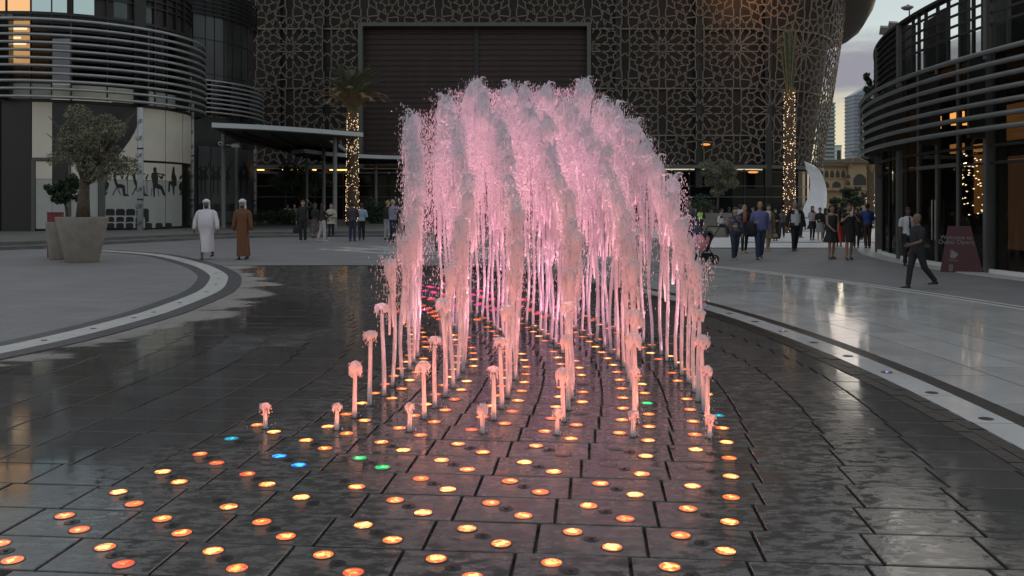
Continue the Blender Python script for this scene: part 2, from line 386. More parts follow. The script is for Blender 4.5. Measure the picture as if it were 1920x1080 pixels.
for i, (Y, k, j, c) in enumerate(cand):
    tilt = (rr.uniform(-.0035, .0035), rr.uniform(-.003, .003), -TA+rr.uniform(-.003, .003)); dz = rr.uniform(-.0025, .0005)
    if i < 300:
        o = link_copy(TILE, 'paving_tile', basin, (c.x, c.y, dz), tilt); near_tiles[(k, j)] = o
    else:
        slab(rest, PW-.017, PD-.006, M=Matrix.Translation((c.x, c.y, dz)) @ Euler(tilt).to_matrix().to_4x4())
tag(rest.build('far_paving_tiles', M_wet, basin), kind='stuff')
# ------------------------------------------------------------------ curved bands on the right
A0, A1 = math.radians(-16), math.radians(47)
setts = MB(); r2 = random.Random(5)
na = int((A1-A0)*33.4/.155)
for i in range(na):
    for q in range(2):
        a0 = A0+(A1-A0)*(i+(q*.5))/na; da = (A1-A0)/na; h = .004+r2.uniform(-.002, .003)
        setts.arc(AC, R4+q*.12+.003, R4+(q+1)*.12-.003, a0, a0+da*.965, -.04, h, 1)
M_sett = mat('black_sett', (.016,.014,.013), .32, noise=.4, nscale=14, bump=.2, bscale=30, spec=.4)
sb = tag(setts.build('black_sett_band', M_sett), kind='structure'); 
mb = MB(); mb.arc(AC, R4-.002, R3, A0, A1, -.058, -.004, 60); mb.arc(AC, R3+.001, ROUT+.36, A0, A1, -.058, .0058, 60)
tag(mb.build('band_bed', M_pit), kind='structure')
M_wetpale = wet_stone('wet_pale_stone', (.66,.65,.62), (.58,.57,.54), dry_rough=.18, wet_rough=.06, always=1.2)
band_root = tag(MB().build('pale_border_band', M_wetpale), kind='structure')
nb = 38
for i in range(nb):
    m2 = MB(); a0 = A0+(A1-A0)*i/nb; m2.arc(AC, R3, R2, a0, a0+(A1-A0)/nb-.0004, -.03, .0085+r2.uniform(-.001, .001), 4)
    m2.build('border_slab', M_wetpale, band_root)
mb = MB(); mb.arc(AC, R2+.003, R1-.003, A0, A1, -.03, .0070, 90)
tag(mb.build('dark_border_band', M_sett), kind='structure')
M_wetwhite = wet_stone('polished_pale_tile', (.58,.57,.54), (.50,.49,.465), dry_rough=.16, wet_rough=.045, always=1.2)
white = tag(MB().build('pale_tile_paving', M_wetwhite), kind='structure')
tw = (ROUT-R1)/7; wrest = MB(); lst = []
for i in range(7):
    ln_ = 1.22/(R1+i*tw); cnt = int((A1-A0)/ln_)
    for k in range(cnt): lst.append((i, A0+k*ln_+(i % 2)*ln_*.5, ln_))
lst.sort(key=lambda t: abs(t[1]-math.radians(5)))
for n_, (i, a0, ln_) in enumerate(lst):
    m2 = MB() if n_ < 290 else wrest
    g = .005 if i else .0
    m2.arc(AC, R1+i*tw+.008, R1+(i+1)*tw-.008, a0, a0+ln_-.00045, -.03, .0080+r2.uniform(-.0008, .0008), 3)
    if n_ < 290: m2.build('pale_tile', M_wetwhite, white)
if wrest.v: tag(wrest.build('far_pale_tiles', M_wetwhite, white), kind='stuff')
for (a, b, z, m) in ((ROUT+.01, ROUT+.14, .012, M_whiteband), (ROUT+.145, ROUT+.25, .006, M_darkband), (ROUT+.255, ROUT+.36, .013, M_whiteband)):
    mb = MB(); mb.arc(AC, a, b, A0, A1, -.03, z, 90); tag(mb.build('outer_kerb_line', m), kind='structure')
# little in-ground lamps along the pale border band
M_lamp_dark = mat('lamp_bezel', (.03,.03,.033), .3, .5)
M_lilac = emat('lilac_lens', (.35,.3,1.0), 1.2)
bz = MB(); bz.stack([(0,0,-.02,.055,.055),(0,0,.002,.055,.055),(0,0,.004,.048,.048)], 16); BEZ = bz.mesh('border_light', M_lamp_dark)
lz = MB(); lz.stack([(0,0,.004,.018,.018),(0,0,.007,.012,.012)], 10); LIL = lz.mesh('lens', M_lilac)
for i in range(22):
    a = math.radians(-9.0+i*1.62)
    o = link_copy(BEZ, 'border_light', None, (AC[0]+33.67*math.cos(a), AC[1]+33.67*math.sin(a), .009))
    tag(o, 'small round dark light set flush in the pale curved border band', 'light', 'lights along the pale border band')
    if i % 3 == 0: link_copy(LIL, 'lens', o)
for i in range(0, len(LP), 4):
    if LP[i].y < 8: continue
    p = offset(LP, .18)[i]
    o = link_copy(BEZ, 'kerb_light', None, (p.x, p.y, .0145), scale=(.7, .7, 1)); tag(o, 'small flush light stud set in the white curved kerb strip', 'light', 'light studs in the white kerb strip')
# far plaza in lighter stone, with two shallow steps
mb = MB(); mb.poly([(7.5, 33.5, .016), (40, 31.0, .016), (40, 60, .016), (5.5, 60, .016)]); tag(mb.build('far_plaza_paving', M_lightstone), kind='structure')
mb = MB(); mb.box((7.3, 33.3, -.02), (12.5, 33.75, .02)); mb.box((9.5, 38.2, -.02), (30, 38.6, .03)); tag(mb.build('dark_drain_strip', M_darkband), kind='structure')
# platform with two steps on the left
step_pts = smooth_path([(-40, 22), (-26, 27.2), (-18, 31.9), (-16.0, 37.2), (-12.4, 43.6), (-5.9, 45.2), (-4.2, 47.5), (-3.6, 52), (-3.4, 80)], 5)
for i, (off, z0, z1) in enumerate(((0, -.03, .15), (.42, .10, .30))):
    P = offset(step_pts, off); ol = [(p.x, p.y) for p in P]+[(-60, 80), (-60, 22)]
    mb = MB(); mb.prism(ol, z0, z1); tag(mb.build('plaza_step', M_step), kind='structure')
    P2 = offset(step_pts, off-.012); P3 = offset(step_pts, off+.06); mb = MB()
    mb.rings([[(a.x, a.y, z1-.035), (a.x, a.y, z1+.003), (b.x, b.y, z1+.003), (b.x, b.y, z1-.035)] for a, b in zip(P2[8:], P3[8:])])
    tag(mb.build('step_nosing', mat('nosing', (.21,.205,.195), .5, noise=.1)), kind='structure')
mb = MB(); P2 = offset(step_pts, -.10); P3 = offset(step_pts, -.03)
i0 = [i for i, p in enumerate(step_pts) if p.x > -10.2 and p.y < 46]
mb.rings([[(a.x, a.y, .009), (a.x, a.y, .018), (b.x, b.y, .018), (b.x, b.y, .009)] for a, b in zip(P2[i0[0]:i0[-1]], P3[i0[0]:i0[-1]])])
tag(mb.build('blue_tape', mat('blue_tape', (.02,.06,.42), .5)), 'bright blue tape line laid along the foot of the stone steps', 'tape')
# ------------------------------------------------------------------ fountain lights
def lens_mat(name, hot, rim, s):
    m = bpy.data.materials.new(name); m.use_nodes = True; MATS[name] = m
    nt, N, L, B = nodes(m)
    tc = N.new('ShaderNodeTexCoord'); info = N.new('ShaderNodeObjectInfo')
    off = N.new('ShaderNodeVectorMath'); off.operation = 'ADD'; L.new(tc.outputs['Object'], off.inputs[0])
    cmb = N.new('ShaderNodeCombineXYZ'); L.new(M_node(N, L, 'MULTIPLY', info.outputs['Random'], 40), cmb.inputs[0]); L.new(cmb.outputs[0], off.inputs[1])
    ln = N.new('ShaderNodeVectorMath'); ln.operation = 'LENGTH'; L.new(tc.outputs['Object'], ln.inputs[0])
    nz = noise_(N, L, off.outputs[0], 28, 3, .6)
    v = M_node(N, L, 'SUBTRACT', M_node(N, L, 'ADD', nz, M_node(N, L, 'MULTIPLY', info.outputs['Random'], .22)), M_node(N, L, 'MULTIPLY', ln.outputs['Value'], 7.0))
    k = range_(N, L, v, .30, .60, 0, 1)
    mx = N.new('ShaderNodeMix'); mx.data_type = 'RGBA'; mx.inputs['A'].default_value = (*rim, 1); mx.inputs['B'].default_value = (*hot, 1); L.new(k, mx.inputs['Factor'])
    L.new(mx.outputs['Result'], B.inputs['Emission Color'])
    L.new(M_node(N, L, 'ADD', s*.36, M_node(N, L, 'MULTIPLY', k, s*.52)), B.inputs['Emission Strength'])
    B.inputs['Base Color'].default_value = (.05, .04, .04, 1); B.inputs['Roughness'].default_value = .08
    return m
LENS = {'orange': lens_mat('orange_lens', (1, .54, .15), (1, .155, .032), 2.8), 'red': lens_mat('red_lens', (1, .36, .08), (1, .12, .045), 2.0),
        'magenta': lens_mat('magenta_lens', (1, .12, .35), (1, .05, .25), 2.4), 'green': lens_mat('green_lens', (.05, 1, .25), (0, .7, .2), 1.3),
        'blue': lens_mat('blue_lens', (.05, .45, 1), (.01, .15, 1), 2.0), 'cyan': lens_mat('cyan_lens', (.1, .9, 1), (.02, .5, .75), 1.3)}
M_ring = mat('light_ring', (.16,.13,.11), .3, .8)
M_off = mat('unlit_lens', (.10,.10,.10), .12, 0, noise=.3, nscale=30)
rg = MB(); rg.stack([(0,0,-.02,.056,.056),(0,0,.0012,.056,.056),(0,0,.0020,.054,.054),(0,0,.0016,.0475,.0475)], 22); RING = rg.mesh('floor_light', M_ring)
le = MB(); le.stack([(0,0,-.01,.048,.048),(0,0,.0020,.0475,.0475),(0,0,.0030,.036,.036),(0,0,.0034,.018,.018)], 22)
LENS_ME = {k: le.mesh('lens_'+k, m) for k, m in LENS.items()}; LENS_ME['off'] = le.mesh('lens_off', M_off)
special = {(5,-6,0):'cyan', (5,-6,1):'off', (4,-5,0):'blue', (4,-5,1):'blue', (4,-4,0):'green', (4,-4,1):'green', (2,-5,0):'off', (2,-4,1):'off', (3,-4,0):'off',
           (4,-1,0):'off', (4,0,0):'off', (5,-1,0):'off', (5,-2,1):'off', (6,-5,1):'orange', (6,-3,1):'off', (8,0,1):'cyan', (8,-2,1):'off', (9,-1,1):'green', (1,-2,1):'orange'}
LAB = {'orange': 'round fountain floor light glowing orange in the wet dark slabs', 'red': 'round fountain floor light glowing deep red among the tall jets',
       'magenta': 'round fountain floor light glowing magenta beyond the tall jets', 'off': 'unlit round fountain floor light in a wet dark slab'}
UNIQ = {(5,-6,0):'single cyan floor light at the left edge of the orange ones', (8,0,1):'cyan floor light at the right edge, beside the short right-hand jets',
        (9,-1,1):'lone green floor light in front of the tall jets, right of the middle', (4,-5,0):'blue floor light, the farther of the blue pair on one slab', (4,-5,1):'blue floor light, the nearer of the blue pair on one slab',
        (4,-4,0):'green floor light, the farther of the green pair on one slab', (4,-4,1):'green floor light, the nearer of the green pair on one slab'}
spot_d = {}
def spot(col, e):
    key = (col, e)
    if key not in spot_d:
        l = bpy.data.lights.new('fountain_lamp', 'SPOT'); l.energy = e; l.color = col; l.spot_size = math.radians(46); l.spot_blend = .7; l.shadow_soft_size = .05; spot_d[key] = l
    return spot_d[key]
lights = []; LAST_JET = 24; WIDE_W = 1.7; glow_at = []
def tile_center(k, j): return row_anchor(k)+Vector((-.1, .1))+U*PW*j
for k in range(-1, 46):
    for j in range(-6, 1):
        if j == -6 and k > 6: continue
        c = tile_center(k, j)
        for q, (dx, dy) in enumerate(((-.093, .088), (.1, -.1))):
            p = c+U*dx+V*dy
            if k > LAST_JET+1 and (960+FPX*p.x/p.y < 775): continue
            if p.y > 18.6 or p.y < 3.2: continue
            col = special.get((k, j, q))
            if col is None:
                if k <= 14: col = 'orange' if rr.random() > .12 else 'red'
                elif k <= 24: col = 'red' if rr.random() < .6 else 'orange'
                elif k <= 31: col = 'red' if rr.random() < .5 else 'magenta'
                else: col = 'magenta'
                if k > 7 and rr.random() < .12: col = 'off'
            lights.append((p.y, k, j, q, p, col))
lights.sort(key=lambda t: t[0]); far_ring = MB(); 
for i, (Y, k, j, q, p, col) in enumerate(lights):
    z = .0005
    if i < 300:
        o = link_copy(RING, 'floor_light', None, (p.x, p.y, z), (0, 0, rr.uniform(0, 6.28)))
        u = UNIQ.get((k, j, q))
        if u: tag(o, u, 'light')
        else: tag(o, LAB[col], 'light', {'orange':'orange fountain floor lights','red':'red fountain floor lights','magenta':'magenta fountain floor lights','off':'unlit fountain floor lights','cyan':'x','green':'y','blue':'z'}[col])
        link_copy(LENS_ME[col], 'lens', o)
        par = o
    else:
        b = len(far_ring.v); mi = ['orange','red','magenta','off','green','blue','cyan'].index(col)
        far_ring.stack([(p.x, p.y, -.01, .06, .06), (p.x, p.y, .006, .055, .055), (p.x, p.y, .011, .03, .03)], 12, mi); par = None
    if col in ('orange', 'red', 'magenta') and k <= 30 and (q == 1 or k <= 7): glow_at.append((par if par is not None else (p.x, p.y), k, q))
    if 6 <= k and q == 1 and col != 'off' and k <= 33:
        colr = {'orange': (1, .40, .42), 'red': (1, .40, .52), 'magenta': (1, .38, .64)}.get(col)
        if colr is None: continue
        e = 120 if k >= 13 else (26 if k >= 9 else 6)
        l = bpy.data.objects.new('lamp', spot(colr, e)); C.objects.link(l); l.rotation_euler = (PI, 0, 0); l.location = (p.x, p.y, .03) if par is None else (0, 0, .03)
        if par is not None: l.parent = par
WL = {}
for key, colr in (('front', (1, .22, .11)), ('mid', (1, .23, .17)), ('back', (1, .30, .46))):
    WL[key] = bpy.data.lights.new('fountain_glow', 'SPOT'); WL[key].spot_size = math.radians(166); WL[key].spot_blend = .35; WL[key].energy = WIDE_W*{'front': 2.4, 'mid': 1.5, 'back': 1.4}[key]; WL[key].color = colr; WL[key].shadow_soft_size = .045
for o, k, q in glow_at:
    l = bpy.data.objects.new('lamp', WL['front' if k < 9 else ('mid' if k < 15 else 'back')]); C.objects.link(l); l.rotation_euler = (PI, 0, 0)
    if isinstance(o, tuple): l.location = (o[0], o[1], .02)
    else: l.location = (0, 0, .02); l.parent = o
SPL = bpy.data.lights.new('fountain_spill', 'POINT'); SPL.energy = .02; SPL.color = (1, .33, .12); SPL.shadow_soft_size = .04
for o, k, q in glow_at:
    if k <= 13 and not isinstance(o, tuple): l = bpy.data.objects.new('lamp', SPL); C.objects.link(l); l.location = (0, 0, .016); l.parent = o
fo = far_ring.build('far_floor_lights', [LENS['orange'], LENS['red'], LENS['magenta'], M_off, LENS['green'], LENS['blue'], LENS['cyan']])
tag(fo, 'far red and magenta floor lights seen between the jets', 'lights', kind='stuff')
# nozzles in the slabs of the near rows
for (k, j), o in near_tiles.items():
    if -6 <= j <= 0 and k >= -1 and not (j == -6 and k > 6): link_copy(NOZ, 'nozzle', o, (0, 0, 0))
# ------------------------------------------------------------------ water jets
def foam_mat(name, dens0, dens1, sx, sz):
    m = bpy.data.materials.new(name); m.use_nodes = True; MATS[name] = m
    nt, N, L, B = nodes(m); out = N['Material Output']
    geo = N.new('ShaderNodeNewGeometry')
    mp = N.new('ShaderNodeMapping'); mp.inputs['Scale'].default_value = (sx, sx, sz); L.new(geo.outputs['Position'], mp.inputs[0])
    n1 = noise_(N, L, mp.outputs[0], 1.0, 5, .65)
    a = range_(N, L, n1, dens0, dens1, 0, 1)
    B.inputs['Base Color'].default_value = (.86, .86, .89, 1); B.inputs['Roughness'].default_value = .28; B.inputs['Specular IOR Level'].default_value = .6
    tl = N.new('ShaderNodeBsdfTranslucent'); tl.inputs[0].default_value = (.86, .86, .9, 1)
    m1 = N.new('ShaderNodeMixShader'); m1.inputs[0].default_value = .55; L.new(B.outputs[0], m1.inputs[1]); L.new(tl.outputs[0], m1.inputs[2])
    tr = N.new('ShaderNodeBsdfTransparent')
    m2 = N.new('ShaderNodeMixShader'); L.new(a, m2.inputs[0]); L.new(tr.outputs[0], m2.inputs[1]); L.new(m1.outputs[0], m2.inputs[2]); L.new(m2.outputs[0], out.inputs[0])
    bp = N.new('ShaderNodeBump'); bp.inputs['Strength'].default_value = .7; bp.inputs['Distance'].default_value = .03
    L.new(n1, bp.inputs['Height']); L.new(bp.outputs[0], B.inputs['Normal']); L.new(bp.outputs[0], tl.inputs['Normal'])
    return m
M_stem = foam_mat('water_stem', .22, .55, 34, 4)
M_foam = foam_mat('water_foam', .24, .46, 34, 8)
M_drop = foam_mat('water_drop', .0, .2, 5, 5)
HK = {6:.20, 7:.42, 8:.60, 9:.80, 10:1.12, 11:1.36, 12:1.56, 13:1.72, 14:1.88, 15:2.05, 16:2.22, 17:2.42, 18:2.62, 19:2.78, 20:2.92, 21:3.05, 22:3.2, 23:3.32, 24:3.38}
wr = random.Random(11)
drops = MB()
def add_drop(p, r, st=1.0):
    k = len(drops.v); x, y, z = p
    drops.v += [(x+r, y, z), (x-r*.5, y+r*.87, z), (x-r*.5, y-r*.87, z), (x, y, z+r*st*1.3), (x, y, z-r*st*1.3)]
    for q in ((0,1,3),(1,2,3),(2,0,3),(1,0,4),(2,1,4),(0,2,4)): drops.face(tuple(k+i for i in q))
def jet(k, j):
    c = tile_center(k, j); h = HK[k]*(1+wr.uniform(-.05, .05))*({-5: .92, -4: .975}.get(j, 1) if k > 15 else 1) if k > 6 else HK[k]*wr.uniform(.75, 1.1)
    mb = MB(); n = 12
    ph = [wr.uniform(0, 6.28) for _ in range(8)]
    wob = lambda t: Vector((.012*math.sin(5*t+ph[0])+.02*t*math.sin(2.1*t+ph[1]), .012*math.sin(4*t+ph[2])))*min(1, h)
    def lump(a, z, amp): return 1+amp*(.5*math.sin(3*a+9*z+ph[3])+.35*math.sin(2*a-17*z+ph[4])+.4*math.sin(5*a+31*z+ph[5])+.3*math.sin(27*z+ph[6]+a))
    if h < 1.0:
        rs = .0145+.004*min(1, h); cap_r = .040+.020*min(1, h/.6)
        hc = min(.12+.16*h, .24)
        sec = []
        for i in range(7):
            t = i/6*(h-hc*.35); o = wob(t); sec.append((o.x, o.y, t, rs*(1.15-.25*i/6), rs*(1.15-.25*i/6)))
        mb.stack(sec, 10, 0)
        o = wob(h)
        # small mushroom of water: a thin ragged dome that folds back round the stem
        cap_r = wr.uniform(.75, 1.15)*(.027+.027*min(1, h/.6)); squash = wr.uniform(.8, 1.9); hc = cap_r*1.5; m = 9; th1 = math.radians(wr.uniform(85, 140)); R = []; n2 = 18
        for i in range(m+1):
            th = th1*i/m; R.append([])
            for a in range(n2):
                an = 2*PI*a/n2; rag = 1+.16*math.sin(3*an+ph[3]+i*.3)+.13*math.sin(5*an+ph[4]+i*.7)+.06*math.sin(8*an+ph[5])
                rad = cap_r*(math.sin(min(th, PI*.62))+.05)*rag; z = h+cap_r*.15-squash*cap_r*(1-math.cos(th))*(.85+.28*math.sin(4*an+ph[6])*i/m)
                R[-1].append((o.x+rad*math.cos(an), o.y+rad*math.sin(an), z))
        mb.rings(R, 1, False)
        for q in range(3):
            an = wr.uniform(0, 6.28); mb.tube([(o.x+cap_r*(.6+.25*t)*math.cos(an+t*.3), o.y+cap_r*(.6+.25*t)*math.sin(an+t*.3), h-cap_r*(.6+1.5*t)) for t in (0, .5, 1)], [.008, .006, .002], 5, 1)
        for _ in range(int(40+110*h)):
            a = wr.uniform(0, 6.28); rad = cap_r*wr.uniform(.5, 1.3); z = h-abs(wr.gauss(0, hc*.8))
            if z > .03: add_drop((c.x+o.x+rad*math.cos(a), c.y+o.y+rad*math.sin(a), z), wr.uniform(.002, .005), wr.uniform(1, 2))
    else:
        rs = .0165; foam0 = .70 if h < 1.4 else (.64 if h < 2 else (.55 if h < 2.7 else .46)); foam0 += wr.uniform(-.06, .06)
        m = int(10+h*10); sec = []
        def prof(q):
            top = .040+.070*(min(h, 3.2)/3.2)**1.6
            if q < foam0: return rs*(1+.25*q)
            s = (q-foam0)/(1-foam0); s2 = s*s*(3-2*s)
            r = rs*1.2+(top-rs)*s2
            if q > .93: r *= max(.1, math.sqrt(max(0, 1-((q-.93)/.07)**2)))
            return r
        R = []
        for i in range(m+1):
            q = i/m; z = q*h; o = wob(z); r = prof(q); amp = .10 if q < foam0 else .10+.34*(q-foam0)/(1-foam0)
            R.append([(o.x+r*lump(2*PI*a/n, z, amp)*math.cos(2*PI*a/n), o.y+r*lump(2*PI*a/n, z+1.7, amp)*math.sin(2*PI*a/n), z) for a in range(n)])
        cut = int(m*foam0); mb.rings(R[:cut+1], 0, True); mb.rings(R[cut:], 1, True)
        # strands of falling water round the upper half
        for _ in range(int(1+2.6*h)):
            a = wr.uniform(0, 6.28); z1 = h*wr.uniform(.55, 1.0); L_ = h*wr.uniform(.12, .32); rad = prof(min(.9, z1/h))*wr.uniform(.75, 1.15)+.01
            o = wob(z1); pts = []; rd = []
            for i in range(6):
                q = i/5; z = z1+.03*math.sin(q*3.1)-L_*q*q; rad2 = rad*(1+.22*q)
                pts.append((o.x+rad2*math.cos(a+q*.4), o.y+rad2*math.sin(a+q*.4), z)); rd.append(.016*(1-.75*q)*wr.uniform(.6, 1.3)+.004)
            mb.tube(pts, rd, 6, 1)
        # crest: small curling plumes
        for _ in range(4 if h > 1.5 else 2):
            a = wr.uniform(0, 6.28); o = wob(h); L_ = wr.uniform(.08, .20)*min(1.3, h/1.8); r0 = .018
            pts = []; rd = []
            for i in range(6):
                q = i/5; pts.append((o.x+(.02+L_*.45*q*q)*math.cos(a), o.y+(.02+L_*.45*q*q)*math.sin(a), h-.08+L_*(1.6*q-1.1*q*q))); rd.append(r0*(1-.8*q))
            mb.tube(pts, rd, 6, 1)
        for _ in range(int(60+300*h)):
            z = h*(1-abs(wr.gauss(0, .19))); 
            if z < .1: continue
            a = wr.uniform(0, 6.28); rad = abs(wr.gauss(0, .035+.045*z/h))+.025; o = wob(z)
            add_drop((c.x+o.x+rad*math.cos(a), c.y+o.y+rad*math.sin(a), z+wr.uniform(-.02, .05)), wr.uniform(.0025, .006), wr.uniform(1.2, 3.4))
    for _ in range(16):
        a = wr.uniform(0, 6.28); rad = abs(wr.gauss(.03, .05))+.02; add_drop((c.x+rad*math.cos(a), c.y+rad*math.sin(a), wr.uniform(.004, .03)), wr.uniform(.003, .007), .6)
    ob = mb.build('water_jet', [M_stem, M_foam], None, True, (c.x, c.y, .0))
    return ob, h
ORD = ['leftmost', 'second from the left', 'third from the left', 'fourth from the left', 'fifth from the left', 'sixth from the left', 'rightmost']
for k in range(6, LAST_JET+1):
    for j in range(-6, 1):
        if (j == -6 and k > 6) or (j == -5 and k > 21) or (j == -4 and k > 23): continue
        ob, h = jet(k, j)
        if k == 6: tag(ob, 'knee-low foaming jet in the front row of the fountain, %s of seven' % ORD[j+6], 'water jet', 'water jets of the fountain')
        elif k < 10: tag(ob, 'short mushroom-topped jet between the low front row and the tall jets', 'water jet', 'short mushroom-topped water jets')
        elif k < 15: tag(ob, 'mid-height foaming jet at the front of the tall pink mass of water', 'water jet', 'mid-height water jets')
        else: tag(ob, 'tall pink-lit jet inside the high domed mass of the fountain', 'water jet', 'tall water jets of the fountain')
# falling spray between the tall jets and drifting to the left
for _ in range(46000):
    k = wr.randint(16, 25); j = wr.uniform(-5.1 if k < 21 else (-4.1 if k < 24 else -3.1), .1); c = tile_center(k, j)+V*wr.uniform(-.2, .2); h = HK[min(k, 24)]
    z = h*(1-abs(wr.gauss(0, .29)))
    if z < .05: continue
    add_drop((c.x+wr.gauss(0, .08), c.y, z), wr.uniform(.0025, .006), wr.uniform(1.5, 4.5))
for _ in range(700):
    k = wr.randint(15, 21); c = tile_center(k, -5.05-abs(wr.gauss(0, .14))); z = HK[k]*(1-abs(wr.gauss(.10, .3)))
    if z > .05: add_drop((c.x, c.y, z), wr.uniform(.004, .011), wr.uniform(.8, 2.4))
for _ in range(350):
    k = wr.randint(10, 22); c = tile_center(k, .08+abs(wr.gauss(0, .09))); z = HK[k]*(1-abs(wr.gauss(0.05, .35)))
    if z > .05: add_drop((c.x, c.y, z), wr.uniform(.003, .008), wr.uniform(.8, 2))
sp = drops.build('water_spray', M_drop, None, True)
tag(sp, 'pink spray of drops falling between and around the jets', 'spray', kind='stuff')
# ------------------------------------------------------------------ opera house: curved walls behind a star-lattice screen
YW, XF, XL, RC = 75.0, 18.6, -23.0, 11.25
def opath(s, off=0.0, z=10.0):
    """point of the facade: s runs along the wall (flat front, then round corners), off is outwards"""
    if XL <= s <= XF: return Vector((s, YW-off, z))
    if s > XF:
        f = (s-XF)/RC; lean = .145*(z-11)*min(1, f/.8); r = RC+off+lean
        return Vector((XF+r*math.sin(f), YW+RC-r*math.cos(f), z))
    f = (XL-s)/RC; r = RC+off
    return Vector((XL-r*math.sin(f), YW+RC-r*math.cos(f), z))
def roof_z(s):
    f = max(0, (s-XF)/RC); return 27.0-10.5*min(1, f/1.45)**1.1
SMIN, SMAX = XL-RC*1.9, XF+RC*2.3
opera = thing('opera_house', 'dark opera house wrapped in a pale star-patterned lattice screen under a brown overhanging roof', 'building', (0, YW, 0))
OI = Vector((0, YW, 0))
def oadd(mb, name, m, smooth=False, parent=None, kind=None):
    o = mb.build(name, m, parent or opera, smooth); 
    if parent is None: o.location = -OI
    if kind: o['kind'] = kind
    return o
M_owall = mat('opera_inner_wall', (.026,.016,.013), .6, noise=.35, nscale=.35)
M_lat = mat('lattice_metal', (.15,.118,.096), .5, .2, noise=.14, nscale=.6)
M_roof = mat('roof_bronze', (.10,.08,.065), .5, .2, noise=.1, nscale=.3)
M_slat = mat('red_timber_slat', (.034,.010,.008), .5, noise=.35, nscale=1.3)
M_slat_edge = mat('slat_edge_metal', (.075,.06,.056), .5, .3)
OX0, OX1 = gx(678, YW), gx(1103, YW); OZ0, OZ1 = 5.6, zat(50, YW)
LZ0 = zat(309, YW)
# inner wall, left and right of the big opening and above it
def wall_patch(s0, s1, z0f, z1f, off, n):
    mb = MB(); R = []
    for i in range(n+1):
        s = s0+(s1-s0)*i/n; a, b = z0f(s), z1f(s)
        col = [opath(s, off, a+(b-a)*t/8) for t in range(9)]; R.append(col)
    k = 0
    for r in R: mb.v += [tuple(p) for p in r]
    for i in range(n):
        for t in range(8): mb.face((i*9+t, (i+1)*9+t, (i+1)*9+t+1, i*9+t+1))
    return mb
cz = lambda v: (lambda s: v)
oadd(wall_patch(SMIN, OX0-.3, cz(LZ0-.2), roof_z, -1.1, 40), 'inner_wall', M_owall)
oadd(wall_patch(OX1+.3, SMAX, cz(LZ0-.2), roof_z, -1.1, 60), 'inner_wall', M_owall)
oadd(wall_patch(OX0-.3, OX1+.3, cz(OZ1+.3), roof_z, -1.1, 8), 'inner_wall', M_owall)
# floor-slab edges glinting behind the screen, and tall dark columns
M_edge = mat('slab_edge', (.22,.20,.18), .35, .4)
for zz in (zat(50, YW), zat(163, YW), zat(252, YW)):
    for (a, b) in ((SMIN+4, OX0-.4), (OX1+.4, SMAX-8)):
        mb = MB(); n = 40
        R = [[opath(a+(b-a)*i/n, -1.0, zz-.07), opath(a+(b-a)*i/n, -.80, zz-.07), opath(a+(b-a)*i/n, -.80, zz+.04), opath(a+(b-a)*i/n, -1.0, zz+.04)] for i in range(n+1)]
        mb.rings(R); oadd(mb, 'slab_edge', M_edge)
for px in (405, 520, 600, 1160, 1310, 1440): 
    mb = MB(); s = gx(px, YW+.6); mb.cbox((s, YW+.72, 12), (.55, .5, 18)); oadd(mb, 'column', M_dark_metal)
# star lattice: lines of one cell (quarter, traced), repeated; each star field is a panel of its own
LN = [((655+60,466),(980,466)), ((980,466),(1003,410)), ((1003,410),(1030,466)), ((1030,466),(1170,466)),
      ((735,397),(962,517)), ((962,517),(945,648)), ((945,648),(1050,688)), ((1078,660),(925,690)), ((1078,660),(1042,520)), ((1042,520),(1168,418)),
      ((718,490),(900,614)), ((900,614),(1003,545)), ((1003,545),(1105,606)), ((1105,606),(1222,490)),
      ((745,490),(860,655)), ((860,655),(783,747)), ((783,747),(868,868)), ((655,500),(760,706)), ((760,706),(895,706)), ((895,706),(950,832)),
      ((705,480),(705,725)), ((705,725),(655,752)), ((655,752),(705,780)), ((705,778),(705,1010)), ((703,850),(645,885)),
      ((1160,470),(1160,765)), ((1050,688),(1012,850)), ((925,690),(895,830)), ((945,820),(1155,705)), ((868,862),(945,822)),
      ((700,888),(768,787)), ((768,787),(866,838)), ((715,890),(872,908)), ((990,798),(1003,868)), ((868,868),(872,900))]
inner = [(655+(85 if i % 2 else 52)*math.cos(PI*i/12), 410+(85 if i % 2 else 52)*math.sin(PI*i/12)) for i in range(7+6)]
def unit(p): return Vector((p[0]-655, p[1]-410))
SEG = []
for a, b in LN: SEG.append((unit(a), unit(b)))
W2, H2 = 572.5, 955.0
full = []
for a, b in SEG:
    full.append((a, b)); full.append((Vector((W2-a.x, H2-a.y)), Vector((W2-b.x, H2-b.y))))      # two-fold turn
quarter = []
seen = set()
for a, b in full:
    key = tuple(sorted(((round(a.x/6), round(a.y/6)), (round(b.x/6), round(b.y/6)))))
    if key in seen: continue
    seen.add(key); quarter.append((a, b))
for i in range(12):   # small star at the centre
    pass
cell = []
seen = set()
for a, b in quarter:
    for sx in (1, -1):
        for sy in (1, -1):
            p, q = Vector((a.x*sx, a.y*sy)), Vector((b.x*sx, b.y*sy))
            key = tuple(sorted(((round(p.x/8), round(p.y/8)), (round(q.x/8), round(q.y/8)))))
            if key in seen: continue
            seen.add(key); cell.append((p, q))
for i in range(24):
    r0, r1 = (88, 56) if i % 2 == 0 else (56, 88)
    a0, a1 = PI*i/12, PI*(i+1)/12
    cell.append((Vector((r0*math.cos(a0), r0*math.sin(a0))), Vector((r1*math.cos(a1), r1*math.sin(a1)))))
